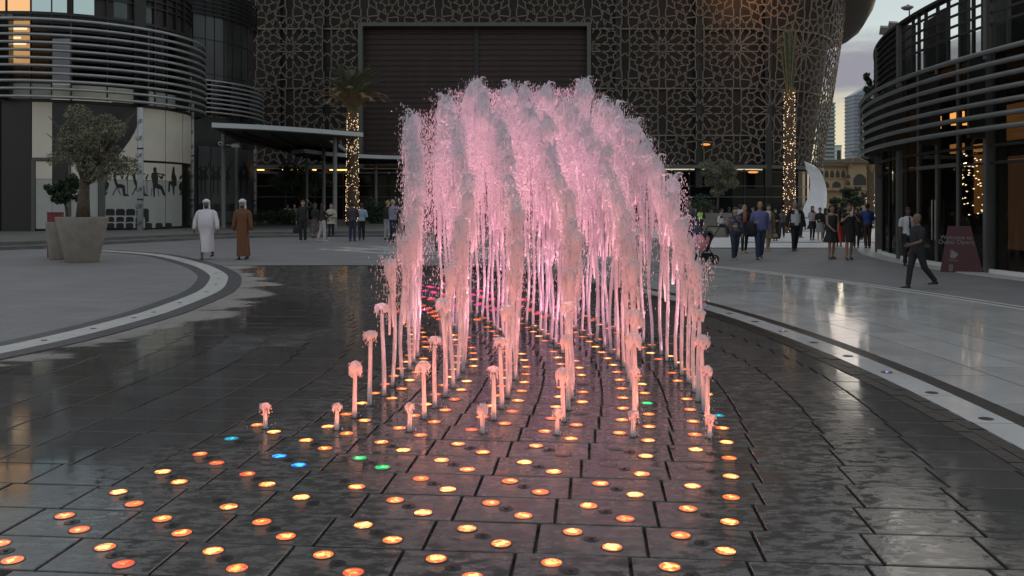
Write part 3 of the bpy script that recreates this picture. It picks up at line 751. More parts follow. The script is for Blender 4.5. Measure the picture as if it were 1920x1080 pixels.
# the quarter reaches from one star to the next row, so a cell of +-W2 x +-H2 holds two stars
PER = 139.8/FPX*YW; SC = PER/1145.0
S0, ZS0 = gx(1242, YW), zat(89.5, YW)
def bar(mb, P, wd, dp):
    """P: (s, z) ends on the facade; bar of width wd and depth dp following the wall"""
    (s0, z0), (s1, z1) = P
    L_ = math.hypot(s1-s0, z1-z0)
    if L_ < .02: return
    nseg = 1 if max(s0, s1) < XF and min(s0, s1) > XL else max(1, int(abs(s1-s0)/.5)+1)
    nx, nz_ = -(z1-z0)/L_*wd/2, (s1-s0)/L_*wd/2
    R = []
    for i in range(nseg+1):
        t = i/nseg; s = s0+(s1-s0)*t; z = z0+(z1-z0)*t
        R.append([opath(s+nx, 0, z+nz_), opath(s+nx, -dp, z+nz_), opath(s-nx, -dp, z-nz_), opath(s-nx, 0, z-nz_)])
    mb.rings(R)
def clip_seg(p, q):
    """cut a bar at the sill, the roof edge and the big opening"""
    out = []; n = max(1, int(math.hypot(q[0]-p[0], q[1]-p[1])/.35)); run = []
    for i in range(n+1):
        t = i/n; s = p[0]+(q[0]-p[0])*t; z = p[1]+(q[1]-p[1])*t
        ok = LZ0 <= z <= roof_z(s)-.1 and not (OX0-.25 < s < OX1+.25 and z < OZ1+.15) and SMIN+6 < s < SMAX-4
        if ok: run.append((s, z))
        elif run:
            if len(run) > 1: out.append((run[0], run[-1]))
            run = []
    if len(run) > 1: out.append((run[0], run[-1]))
    return out
nl = 0
for iy in range(-1, 3):
    for ix in range(-9, 9):
        cs, czz = S0+ix*PER, ZS0+iy*2*H2*SC
        mbp = [MB(), MB()]
        for a, b in cell:
            for half in (0, 1):
                pa, pb = a, b
                # upper half belongs to this star field, lower half to the field one row down
                for (p, q) in clip_seg((cs+a.x*SC, czz-a.y*SC), (cs+b.x*SC, czz-b.y*SC)):
                    m_ = (a.y+b.y)/2; 
                    if (abs(m_) < H2/2) == (half == 0): bar(mbp[half], (p, q), .088, .07)
        for m_ in mbp:
            if m_.v: oadd(m_, 'lattice_panel', M_lat)
# frame of the opening and of the sill
mb = MB()
mb.box((OX0-.25, YW-.3, LZ0-.3), (OX0+.12, YW+.9, OZ1+.3)); mb.box((OX1-.12, YW-.3, LZ0-.3), (OX1+.2, YW+.9, OZ1+.3)); mb.box((OX0+.12, YW-.3, OZ1), (OX1-.12, YW+.9, OZ1+.3))
oadd(mb, 'opening_frame', M_frame)
mb = MB(); n = 60
for (a, b) in ((SMIN+6, OX0-.26), (OX1+.21, SMAX-6)):
    mb.rings([[opath(a+(b-a)*i/n, .12, LZ0-.28), opath(a+(b-a)*i/n, .12, LZ0), opath(a+(b-a)*i/n, -1.2, LZ0), opath(a+(b-a)*i/n, -1.2, LZ0-.28)] for i in range(n+1)])
oadd(mb, 'sill_beam', M_frame)
# red timber screen in the opening
mb = MB(); mb.box((OX0, YW+1.05, LZ0-.3), (OX1, YW+1.3, OZ1+.2)); oadd(mb, 'screen_backing', M_slat)
npz = 26; zz0 = LZ0-.1; dz = (OZ1-zz0)/npz
slm = {}
cuts = [OX0+.13, gx(893, YW)-.18, gx(893, YW)+.18, OX1-.13]
for i in range(npz):
    for c_ in (0, 2):
        a, b = cuts[c_], cuts[c_+1]
        key = (c_,)
        if key not in slm:
            m2 = MB(); m2.box((a, YW+.8, .02), (b, YW+.98, dz*.84)); slm[key] = m2.mesh('timber_slat', M_slat)
            m2 = MB(); m2.box((a, YW+.74, dz*.86), (b, YW+.96, dz*.93)); slm[key+(1,)] = m2.mesh('slat_edge', M_slat_edge)
        link_copy(slm[key], 'timber_slat', opera, -OI+Vector((0, 0, zz0+i*dz)))
        link_copy(slm[key+(1,)], 'slat_edge', opera, -OI+Vector((0, 0, zz0+i*dz)))
mb = MB(); mb.box((cuts[1], YW+.6, zz0), (cuts[2], YW+1.04, OZ1)); oadd(mb, 'mullion_post', M_dark_metal)
# ground floor: glass wall set back, transoms, lit soffit
GY = 77.0
def gpath(s, off, z):
    if XL <= s <= XF: return Vector((s, GY-off, z))
    if s > XF: f = (s-XF)/RC; r = RC-2+off; return Vector((XF+r*math.sin(f), YW+RC-r*math.cos(f), z))
    f = (XL-s)/RC; r = RC-2+off; return Vector((XL-r*math.sin(f), YW+RC-r*math.cos(f), z))
M_gl_op = mat('lobby_glass', (.010,.011,.013), .08, noise=.3, nscale=.4, spec=.12)
gs = [SMIN+8+i*2.45 for i in range(int((SMAX-SMIN-16)/2.45)+1)]
for i, (a, b) in enumerate(zip(gs[:-1], gs[1:])):
    for (za, zb) in ((.02, 2.2), (2.26, 3.12), (3.18, LZ0-.35)):
        mb = MB(); mb.rings([[gpath(s, 0, za), gpath(s, -.06, za), gpath(s, -.06, zb), gpath(s, 0, zb)] for s in (a+.04, (a+b)/2, b-.04)]); oadd(mb, 'glass_pane', M_gl_op)
    mb = MB(); p, q = gpath(a, .08, 0), gpath(a, -.1, 0); t = Vector((q.y-p.y, p.x-q.x, 0)).normalized()*.05
    mb.hexa([p-t, p+t, q+t, q-t, p-t+Vector((0,0,LZ0-.3)), p+t+Vector((0,0,LZ0-.3)), q+t+Vector((0,0,LZ0-.3)), q-t+Vector((0,0,LZ0-.3))]); oadd(mb, 'mullion', M_dark_metal)
M_transom = mat('transom_metal', (.13,.13,.13), .4, .4)
for za in (2.2, 3.12, 4.35):
    mb = MB(); n = 50; a, b = SMIN+8, SMAX-8
    mb.rings([[gpath(a+(b-a)*i/n, .10, za), gpath(a+(b-a)*i/n, -.04, za), gpath(a+(b-a)*i/n, -.04, za+.06), gpath(a+(b-a)*i/n, .10, za+.06)] for i in range(n+1)]); oadd(mb, 'transom', M_transom)
M_soffit = mat('soffit_gold', (.30,.21,.10), .5, noise=.2, nscale=.8)
mb = MB(); mb.box((XL, YW-.15, LZ0-.34), (gx(800, YW), GY+.5, LZ0-.29)); oadd(mb, 'soffit', M_soffit)
M_cove = emat('cove_lamp', (1, .50, .14), 3.0)
for a, b in ((482, 494), (520, 533), (545, 560), (566, 575), (585, 606), (618, 650)):
    mb = MB(); mb.box((gx(a, YW+1), YW+1.0, LZ0-.42), (gx(b, YW+1), YW+1.25, LZ0-.35)); oadd(mb, 'cove_light', M_cove)
mb = MB(); mb.box((gx(480, YW), YW-.1, LZ0-.72), (gx(800, YW), YW+.0, LZ0-.62)); oadd(mb, 'soffit_rail', M_frame)
M_amber = emat('amber_lamp', (1, .38, .08), .8)
for px, py in ((1325, 270), (1418, 322)):
    mb = MB(); s = gx(px, YW-.0); mb.ball((s, YW+1.0 if py > 300 else YW-.0+.6, zat(py, YW)), (.45, .25, .10), 6); oadd(mb, 'pendant_lamp', M_amber, True)
# roof: a brown bowl that flares out over the rounded corner
mb = MB(); R = []
n = 70; prof = ((0, 0), (.9, .35), (2.0, 1.2), (2.8, 2.6), (3.3, 4.4), (3.5, 7.0), (3.0, 9.0))
for i in range(n+1):
    s = SMIN+(SMAX-SMIN)*i/n; zb = roof_z(s); row = []
    for (o, dz_) in prof:
        p = opath(s, 0, zb); q = opath(s, 1.0, zb); nrm = (q-p); row.append(p+nrm*o+Vector((0, 0, dz_)))
    R.append(row)
for r in R: mb.v += [tuple(p) for p in r]
np_ = len(prof)
for i in range(n):
    for t in range(np_-1): mb.face((i*np_+t, (i+1)*np_+t, (i+1)*np_+t+1, i*np_+t+1))
mb.face(tuple(i*np_+np_-1 for i in range(n+1)))
oadd(mb, 'roof', M_roof, True)
mb = MB(); mb.poly([opath(SMIN+(SMAX-SMIN)*i/n, -1.1, 26) if False else (opath(SMIN+(SMAX-SMIN)*i/n, -1.1, 5).x, opath(SMIN+(SMAX-SMIN)*i/n, -1.1, 5).y, 5.2) for i in range(n+1)]); oadd(mb, 'floor_slab', M_owall)
ld = bpy.data.lights.new('roof_lamp', 'AREA'); ld.energy = 250; ld.color = (1, .45, .16); ld.size = 4.0
lo = bpy.data.objects.new('roof_lamp', ld); C.objects.link(lo); lo.parent = opera; lo.location = Vector((20.6, 71.6, 21.8))-OI
lo.rotation_euler = (Vector((20.2, 76.3, 18.8))-Vector((20.6, 71.6, 21.8))).to_track_quat('-Z', 'Y').to_euler()
# ------------------------------------------------------------------ round glass buildings with steel tubes
def tube_ring(mb, c, r, a0, a1, z, rad, n=48, m=0):
    mb.tube([(c[0]+r*math.cos(a0+(a1-a0)*i/n), c[1]+r*math.sin(a0+(a1-a0)*i/n), z) for i in range(n+1)], rad, 8, m)
# ---- left pavilion
LC = (-24.4, 50.6); LR = 6.15; LRING = 6.9
lp = thing('round_pavilion', 'round dark glass building with steel tubes above cream mural panels, at the left', 'building', (LC[0], LC[1], .3))
LI = Vector((LC[0], LC[1], .3))
def ladd(mb, name, m, smooth=False, root=None, I=None, parent=None):
    o = mb.build(name, m, parent or (root or lp), smooth)
    if parent is None: o.location = -(I or LI)
    return o
AF = -PI/2                                            # facing the camera
for i in range(11):
    z = 6.85+i*.375; mb = MB(); dr = (0, .03, .05, .05, .04, .02, 0, 0, 0, 0, 0)[i]
    pts = [(-46, LC[1]-LRING-dr, z)]+[(LC[0]+(LRING+dr)*math.cos(AF+2.4*t/44), LC[1]+(LRING+dr)*math.sin(AF+2.4*t/44), z) for t in range(45)]
    mb.tube(pts, .075, 8); ladd(mb, 'tube_rail', M_steel, True)
for px in (15, 134, 262, 330, 372):                       # brackets that carry the tubes
    mb = MB(); _, a = ray_circle(px, LC, LR); mb.arc(LC, LR, LRING+.02, a-.006, a+.006, 6.7, 10.75, 1); ladd(mb, 'tube_bracket', M_dark_metal)
def lpatch(px0, px1, z0, z1, m, name, off=0.0, th=.05):
    mb = MB(); _, a0 = ray_circle(px0, LC, LR); _, a1 = ray_circle(px1, LC, LR)
    if a0 > a1: a0, a1 = a1, a0
    mb.arc(LC, LR+off-th, LR+off, a0, a1, z0, z1, 5); return ladd(mb, name, m)
def ledge(z0, z1, m, name, off, px1=364):
    _, a1 = ray_circle(px1, LC, LR); mb = MB(); mb.arc(LC, LR-.3, LR+off, AF-.05, AF+2.4, z0, z1, 40)
    mb.box((-46, LC[1]-LR-off, z0), (LC[0], LC[1]-LR+.25, z1)); return ladd(mb, name, m)
# ground floor
lpatch(-2, 58, .3, 6.7, M_darkpanel, 'dark_panel'); mb = MB(); mb.box((-46, LC[1]-LR-.02, .3), (LC[0]-.7, LC[1]-LR+.1, 6.7)); ladd(mb, 'dark_panel', M_darkpanel)
mb = MB(); mb.arc(LC, LR-.6, LR-.10, AF-.3, AF+2.4, .3, 6.8, 40); ladd(mb, 'wall_core', M_darkwall)
lpatch(60, 97.5, 3.92, 6.65, M_cream, 'cream_panel'); lpatch(67, 97.5, 2.88, 3.74, M_cream, 'cream_panel'); lpatch(67, 97.5, .42, 2.86, M_greypanel, 'grey_panel')
lpatch(98, 260, 3.92, 6.65, M_darkpanel, 'dark_glass_panel')
for px0, px1 in ((59, 66), (127.5, 133), (184, 196)): lpatch(px0, px1, .3, 3.8, M_frame, 'door_frame', .05)
lpatch(59, 196, 3.76, 3.90, M_frame, 'door_head', .05)
lpatch(98, 127, .42, 1.72, M_greypanel, 'grey_panel'); lpatch(98, 127, 1.74, 3.74, M_darkpanel, 'dark_glass_panel'); lpatch(133.5, 183.5, .42, 2.86, M_greypanel, 'grey_panel'); lpatch(133.5, 183.5, 2.88, 3.74, M_cream, 'cream_panel')
for a, b in ((197, 309.5), (311, 341)): lpatch(a, b, .42, 2.86, M_greypanel, 'grey_panel'); lpatch(a, b, 2.88, 3.80, M_cream, 'cream_panel')
for a, b in ((264, 309.5), (311, 342), (343.5, 358.4)): lpatch(a, b, 3.92, 6.65, M_cream, 'cream_panel')
lpatch(342, 358.4, .42, 3.80, mat('green_black_glass', (.02,.026,.018), .12), 'dark_glass_panel')
def on_wall(px, py, off=.006, root='l'):
    c, r = (LC, LR) if root == 'l' else (SCN, SR-.0)
    p, a = ray_circle(px, c, r); z = EYE+(HOR-py)*p.y/FPX
    return (c[0]+(r+off)*math.cos(a), c[1]+(r+off)*math.sin(a), z)
def wall_print(polys, name, m, off=.006, root='l', parent=None):
    mb = MB()
    for P in polys: mb.poly([on_wall(x, y, off, root) for x, y in P])
    return ladd(mb, name, m) if root == 'l' else sadd(mb, name, m)
# cream sweep of the mural running up behind the white post
wall_print([[(216,301),(224,289),(234,276),(244,262),(252,248),(259,232),(259,301)]], 'cream_sweep', M_cream, .012)
def fig(x, y, s=1.0, stand=True, flip=1):
    q = lambda P: [(x+flip*a*s, y+b*s) for a, b in P]
    out = [q([(-3,-2),(-5,5),(-4,14),(-3,22),(6,22),(12,25),(13,40),(20,43),(20,44.5),(9,44.5),(7,30),(-3,29),(-7,20),(-10,8),(-9,4)]),
           q([(-3,-9),(0,-11),(3,-9),(3.4,-5),(2,-1),(-2,-1),(-3.5,-5)]),
           q([(2,3),(7,9),(8,1),(10,2),(9,12),(6,13)]), q([(4,-1),(14,3),(14,5),(3,1)]),
           q([(-9,6),(-7,6),(-1,22),(7,22),(7,24),(-2,24)]), q([(-2,24),(0,24),(-10,43),(-12,43)]), q([(-5,24),(-3,24),(5,43),(3.5,43)])]
    if stand: out += [q([(13,12),(18,3),(20,4),(16,14)]), q([(16.5,12),(17.4,12),(17.4,43),(16.5,43)])]
    return out
for x in (222, 258.5): wall_print(fig(x, 323), 'musician_silhouette', M_black)
wall_print([[(198,318),(204,322),(200,338),(205,345),(203,352),(197,362)], [(197,362),(203,358),(199,366),(197,366)]], 'musician_silhouette', M_black)
def flute(x, y, wd=1.0, s=1.0):
    q = lambda P: [(x+a*s*wd, y+b*s) for a, b in P]
    return [q([(-6,-3),(4,-3),(6,6),(5,18),(-4,18),(-7,4)]), q([(-3,-12),(0,-14),(3,-12),(3,-5),(1,-2),(-2,-2),(-3,-7)]), q([(-4,17),(5,17),(14,22),(20,39),(16,40),(11,28),(-1,25)]),
            q([(-4,18),(0,24),(0,42),(-3,42)]), q([(4,-1),(12,5),(15,-2),(17,-1),(14,9),(11,9)]), q([(2,-4),(20,1),(20,3),(2,-2)]), q([(5,26),(6,26),(8,41),(7,41)]), q([(-6,26),(-5,26),(-7,41),(-8,41)])]
wall_print(flute(290.5, 327), 'musician_silhouette', M_black); wall_print([[(322,326),(324,313),(327,313),(328,326),(331,334),(331,348),(327,350),(327,366),(325,366),(323,350),(319,345),(318,360),(315,360),(316,341),(322,340),(321,332)]], 'musician_silhouette', M_black)
wall_print([[(336,345),(340.6,340),(340.6,366),(336,366),(339,360),(335,353)], [(336,332),(340.6,328),(340.6,333),(337,338)]], 'musician_silhouette', M_black)
chairs = []
def seat_poly(x0, x1, y0, y1):
    d = (x1-x0)*.2; return [(x0,y1),(x0,y0+d),(x0+d*.5,y0+d*.2),(x0+d*1.4,y0),(x1-d*1.4,y0),(x1-d*.5,y0+d*.2),(x1,y0+d),(x1,y1)]
for i in range(4): wall_print([seat_poly(198+i*19.2, 215+i*19.2, 391.5, 404)], 'seat_silhouette', M_black)
wall_print([seat_poly(263, 279, 391, 427)], 'seat_silhouette', M_black, .004)
for i in range(4): wall_print([seat_poly(198+i*18.2, 215.5+i*18.2, 404.6, 418)], 'seat_rim', M_greypanel, .008); wall_print([seat_poly(199.5+i*18.2, 214+i*18.2, 406.5, 418)], 'seat_silhouette', M_black, .010)
for i in range(7):
    if i < 5: wall_print([seat_poly(198+i*18.8, 216+i*18.8, 416, 427.5)], 'seat_rim', M_greypanel, .012)
    wall_print([seat_poly(199.5+i*18.0+(i>4)*2, 214.5+i*17.6+(i>4)*2, 418, 428)], 'seat_silhouette', M_black, .014)
# upper floor glass
ledge(6.66, 6.80, M_dark_metal, 'floor_edge', .03)
pxs = [12, 58, 97, 134, 201, 262, 290, 312, 330, 345, 357]
M_glass_up = glass_mat('upper_glass', (.20,.21,.215))
for a, b in zip(pxs[:-1], pxs[1:]):
    lpatch(a+.8, b-.8, 6.82, 7.55, M_cream if 60 < a < 280 else M_greypanel, 'spandrel_panel')
    lpatch(a+.8, b-.8, 7.57, 10.95, M_glass_up, 'glass_pane', 0, .02)
    lpatch(a-1.2, a+.8, 6.82, 13.2, M_dark_metal, 'mullion', .05, .12)
mb = MB(); mb.box((-46, LC[1]-LR-.02, 6.85), (LC[0]-.05, LC[1]-LR+.02, 10.95)); ladd(mb, 'glass_pane', M_glass_up)
ledge(10.96, 11.10, M_dark_metal, 'sill_beam', .05)
lpatch(250, 272, 6.82, 13.2, M_dark_metal, 'pier', .10, .3)
# upper terrace: glass guard, louvres above, open to the sky behind
for a, b in ((60, 97), (98.5, 125), (138, 176), (214, 238), (268, 284)):
    lpatch(a, b, 11.12, 11.95, glass_mat('guard_glass', (.62,.68,.66)) if 'guard_glass' not in MATS else MATS['guard_glass'], 'guard_glass', 0, .02)
for z in (11.95, 12.3, 12.65, 13.0): ledge(z, z+.07, M_dark_metal, 'louvre', .02)
for a, b in ((125, 138), (178, 213), (240, 267), (286, 312), (312, 335), (335, 360)): lpatch(a, b, 11.12, 13.3, M_darkwall, 'wall_panel', -.1, .15)
mb = MB(); _, a1 = ray_circle(357, LC, LR); mb.arc(LC, LR-.7, LR-.05, a1+.02, a1+1.3, .3, 13.3, 10); ladd(mb, 'wall_panel', M_darkwall)
# warm lit room behind the far-left glass, dark rooms elsewhere
M_roomlit = emat('lit_room_wall', (1, .50, .18), 2.0); M_roomlit2 = emat('lit_room_lamp', (1, .72, .42), 5)
_, a0 = ray_circle(-30, LC, LR); _, a1 = ray_circle(57, LC, LR)
mb = MB(); mb.box((-34, LC[1]-LR+1.2, 8.7), (gx(57, LC[1]-LR+1.2), LC[1]-LR+1.3, 10.9)); ladd(mb, 'lit_room', M_roomlit); mb = MB(); mb.box((-34, LC[1]-LR+1.2, 11.2), (gx(57, LC[1]-LR+1.2), LC[1]-LR+1.3, 13.2)); ladd(mb, 'lit_room', emat('lit_upper_room', (1, .55, .24), .72))
for i, (x0, x1, z) in enumerate(((-20, 52, 10.35), (-5, 40, 9.9), (2, 46, 9.3), (-8, 30, 8.9), (10, 50, 9.6))):
    mb = MB(); mb.box((gx(x0, 45.4), 45.3, z), (gx(x1, 45.4), 45.36, z+.10)); ladd(mb, 'ceiling_lamp', M_roomlit2)
mb = MB(); mb.box((-46, LC[1]-LR+3.5, .4), (gx(57, 46), LC[1]-LR+3.6, 10.9)); mb.box((-46, LC[1]-LR+.3, 10.86), (-23, LC[1], 10.94)); ladd(mb, 'room_wall', M_darkwall)
mb = MB(); mb.arc(LC, 5.45, 5.6, AF+.42, AF+2.6, 6.9, 10.9, 24); mb.arc(LC, .5, LR-.1, AF, AF+2.4, 6.6, 6.65, 20); ladd(mb, 'room_wall', M_darkwall)
mb = MB(); mb.arc(LC, .2, LR-.1, AF-.2, AF+2.4, 10.87, 10.94, 20); ladd(mb, 'terrace_floor', M_darkwall)
# ---- second pavilion behind
SCN = (-25.0, 62.0); SR = 7.0; SRING = 7.7
sp_ = thing('round_pavilion', 'dark glass building with tubes between the cream mural building and the lattice facade', 'building', (SCN[0], SCN[1], .3))
SI = Vector((SCN[0], SCN[1], .3))
def sadd(mb, name, m, smooth=False): return ladd(mb, name, m, smooth, sp_, SI)
for i in range(8):
    mb = MB(); tube_ring(mb, SCN, SRING, AF+.3, AF+2.6, 7.42+i*.285, .06, 40); sadd(mb, 'tube_rail', M_steel, True)
for px in (385, 420, 452, 475): mb = MB(); _, a = ray_circle(px, SCN, SR); mb.arc(SCN, SR, SRING, a-.006, a+.006, 7.3, 9.5, 1); sadd(mb, 'tube_bracket', M_dark_metal)
def spatch(px0, px1, z0, z1, m, name, off=0., th=.05):
    mb = MB(); _, a0 = ray_circle(px0, SCN, SR); _, a1 = ray_circle(px1, SCN, SR); mb.arc(SCN, SR+off-th, SR+off, min(a0, a1), max(a0, a1), z0, z1, 5); return sadd(mb, name, m)
mb = MB(); mb.arc(SCN, SR-1.3, SR-.8, AF+.1, AF+2.6, .3, 15.5, 30); sadd(mb, 'wall_core', M_darkwall)
M_glass_s = mat('grey_glass', (.035,.038,.036), .12, noise=.3, nscale=.5)
q_ = [362, 385, 402, 420, 436, 452, 464, 474, 480]
for a, b in zip(q_[:-1], q_[1:]):
    for (z0, z1) in ((7.2, 9.9), (9.94, 12.1), (12.15, 13.6)): spatch(a+.4, b-.4, z0, z1, M_glass_s, 'glass_pane')
    spatch(a-.4, a+.4, 7.2, 15.4, M_dark_metal, 'mullion', .04)
for i in range(7): mb = MB(); tube_ring(mb, SCN, SR+.25, AF+.3, AF+2.6, 13.7+i*.27, .05, 36); sadd(mb, 'louvre', M_dark_metal, True)
mb = MB(); mb.arc(SCN, SR-.5, SR-.06, AF+.1, AF+2.6, .3, 15.5, 30); sadd(mb, 'wall_core', M_dark_metal)
M_dimpanel = mat('dim_grey_panel', (.075,.077,.085), .4, noise=.1)
for a, b in ((372, 395), (396, 421), (422, 445), (446, 476)): spatch(a, b-.4, .42, 5.3, M_dimpanel, 'mural_panel')
def dancer(x, y, s=1.0, flip=1):
    q = lambda P: [(x+flip*a*s, y+b*s) for a, b in P]
    return [q([(-2,0),(2,0),(2,10),(6,14),(4,20),(1,22),(1,45),(-.5,52),(-1.5,45),(-2,22),(-6,18),(-3,12)]), q([(-1.5,-1),(-1.7,-5),(0,-6.5),(1.7,-5),(1.5,-1)]), q([(1,1),(6,-6),(5,-15),(6.4,-15),(7.8,-5),(2,4)]), q([(-1,1),(-6,8),(-9,7),(-9,9),(-5,10),(-1,4)])]
for x, fl in ((377, -1), (385, 1), (400, -1), (409, 1), (427, 1), (446, -1), (452, 1), (462, -1)): wall_print(dancer(x, 317, .95, fl), 'dancer_silhouette', M_black, .008, 's')
for i in range(5): wall_print([seat_poly(372+i*14, 384+i*14, 382, 396)], 'seat_silhouette', M_black, .008, 's')
# white posts with UF wrap
M_postwrap = mat('white_post_wrap', (.42,.42,.42), .5, noise=.12, nscale=9)
def text_mesh(body, size, m, name='lettering'):
    cu = bpy.data.curves.new(name, 'FONT'); cu.body = body; cu.size = size; cu.align_x = 'CENTER'; cu.align_y = 'CENTER'; cu.extrude = .002
    o = bpy.data.objects.new(name, cu); C.objects.link(o); bpy.context.view_layer.update()
    me = bpy.data.meshes.new_from_object(o.evaluated_get(bpy.context.evaluated_depsgraph_get())); bpy.data.objects.remove(o); bpy.data.curves.remove(cu)
    me.materials.clear(); me.materials.append(m); me.name = name; return me
UF = text_mesh('UF', .30, M_black)
def post(px, Y, ytop, d, label, letters=True):
    x = gx(px, Y); zt = zat(ytop, Y); t = thing('wrapped_post', label, 'post', (x, Y, .3))
    mb = MB(); mb.stack([(0,0,0,d/2,d/2),(0,0,zt-.3,d/2,d/2)], 14); mb.build('pole', M_postwrap, t, True)
    z = .35
    while z < zt-.6 and letters:
        link_copy(UF, 'lettering', t, (0, -d/2-.012, z), (PI/2, 0, 0), (min(1.0, d/.3), 1, 1)); 
        if int(z/.8) % 3 == 1: m2 = MB(); m2.stack([(0,0,z+.32,d/2+.004,d/2+.004),(0,0,z+.40,d/2+.004,d/2+.004)], 14); m2.build('dark_sleeve', M_dark_metal, t)
        z += .85
    return t
post(263, 45.4, 202, .30, 'white post with black UF lettering in front of the musicians mural')
post(360.5, 52.2, 190, .20, 'thin white lettered post at the right end of the cream panelled wall')
post(478, 60.6, 280, .20, 'white lettered post at the right end of the dancers mural, under the canopy')
# ------------------------------------------------------------------ canopies on slim columns
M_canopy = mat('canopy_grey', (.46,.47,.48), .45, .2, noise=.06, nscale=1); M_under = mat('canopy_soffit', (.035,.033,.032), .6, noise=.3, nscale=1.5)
def canopy(name, label, front, back, z0, z1, cols, d):
    t = thing(name, label, 'canopy', (front[0][0], front[0][1], .3)); I = Vector((front[0][0], front[0][1], .3))
    F = smooth_path(front, 6) if len(front) > 2 else [Vector(p) for p in front]
    ol = [(p.x, p.y) for p in F]+list(back)
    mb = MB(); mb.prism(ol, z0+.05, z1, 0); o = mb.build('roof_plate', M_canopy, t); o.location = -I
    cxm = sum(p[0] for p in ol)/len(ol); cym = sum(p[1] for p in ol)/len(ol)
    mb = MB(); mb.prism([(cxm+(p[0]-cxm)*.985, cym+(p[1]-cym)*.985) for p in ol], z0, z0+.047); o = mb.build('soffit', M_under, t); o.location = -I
    for i in range(7):
        a = i/7+.07; f0 = F[int(a*(len(F)-1))]; mb = MB()
        b0 = Vector(back[2])+(Vector(back[1])-Vector(back[2]))*a
        dirv = (b0-f0)*.9; nrm = Vector((-dirv.y, dirv.x)).normalized()*.05; s0 = f0+dirv*.06; e0 = f0+dirv
        mb.hexa([(s0-nrm).to_3d()+Vector((0,0,z0-.14)), (s0+nrm).to_3d()+Vector((0,0,z0-.14)), (e0+nrm).to_3d()+Vector((0,0,z0-.14)), (e0-nrm).to_3d()+Vector((0,0,z0-.14)),
                 (s0-nrm).to_3d()+Vector((0,0,z0-.002)), (s0+nrm).to_3d()+Vector((0,0,z0-.002)), (e0+nrm).to_3d()+Vector((0,0,z0-.002)), (e0-nrm).to_3d()+Vector((0,0,z0-.002))])
        o = mb.build('soffit_rib', M_dark_metal, t); o.location = -I
    for px, Y in cols:
        mb = MB(); mb.stack([(0,0,0,d/2+.05,d/2+.05),(0,0,.03,d/2+.05,d/2+.05),(0,0,.031,d/2,d/2),(0,0,z0-.3,d/2,d/2)], 14)
        o = mb.build('column', mat('canopy_column', (.17,.165,.155), .5, noise=.1, nscale=3), t, True); o.location = Vector((gx(px, Y), Y, .3))-I
    return t
canopy('entrance_canopy', 'big flat grey canopy on slim columns between the round pavilions and the lattice facade', [(-15.2, 45.9), (-12.9, 47.4), (-10.5, 49.9), (-8.6, 52.4)], [(-11.2, 55.2), (-12.6, 70), (-16.6, 70), (-16.9, 56)], 5.47, 5.76,
       [(419, 50), (628, 51.4), (443, 57), (607, 61)], .24)
canopy('entrance_canopy', 'smaller lower canopy on slim columns behind the palm wrapped in lights', [(-13.4, 58.6), (-12.6, 62.0), (-10.5, 65.5), (-7, 67.6), (-1.5, 68.6)], [(-1.5, 72.5), (-14.5, 72.5), (-14.6, 60)], 4.9, 5.2, [(575, 61.5), (705, 67.5)], .21)
# ------------------------------------------------------------------ right pavilion
RCN = (36.5, 23.0); RR = 25.3; RRING = 25.83
rp = thing('round_pavilion', 'dark glass pavilion at the right with grey steel tubes round it and warm lights inside', 'building', (RCN[0]-RR, RCN[1], 0))
RI = Vector((RCN[0]-RR, RCN[1], 0))
def radd(mb, name, m, smooth=False):
    o = mb.build(name, m, rp, smooth); o.location = -RI; return o
def ra(px): return ray_circle(px, RCN, RR)[1]
AN, AFAR = math.radians(202), math.radians(122)            # near end (beyond the frame) and far end of the wall
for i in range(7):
    mb = MB(); tube_ring(mb, RCN, RRING, math.radians(204), math.radians(120), 3.36+i*.288, .064, 90); radd(mb, 'tube_rail', mat('shaded_tube_steel', (.19,.187,.183), .4, .5, noise=.12, nscale=2), True)  # same steel as the left tubes; backlit shade put into a darker colour
br = [1652, 1692, 1760, 1855, 1990]
for px in br:
    a = ra(px); mb = MB(); mb.arc(RCN, RR, RRING-.01, a-.0015, a+.0015, 3.2, 5.05, 1); radd(mb, 'tube_bracket', M_dark_metal)
for i in range(6):
    a = math.radians(150-5*i); mb = MB(); mb.arc(RCN, RR, RRING-.01, a-.0015, a+.0015, 3.2, 5.05, 1); radd(mb, 'tube_bracket', M_dark_metal)
def rpatch(a0, a1, z0, z1, m, name, off=0., th=.05, n=4):
    mb = MB(); mb.arc(RCN, RR+off-th, RR+off, min(a0, a1), max(a0, a1), z0, z1, n); return radd(mb, name, m)
M_pillar = mat('pillar_grey', (.085,.08,.075), .5, noise=.12, nscale=2)
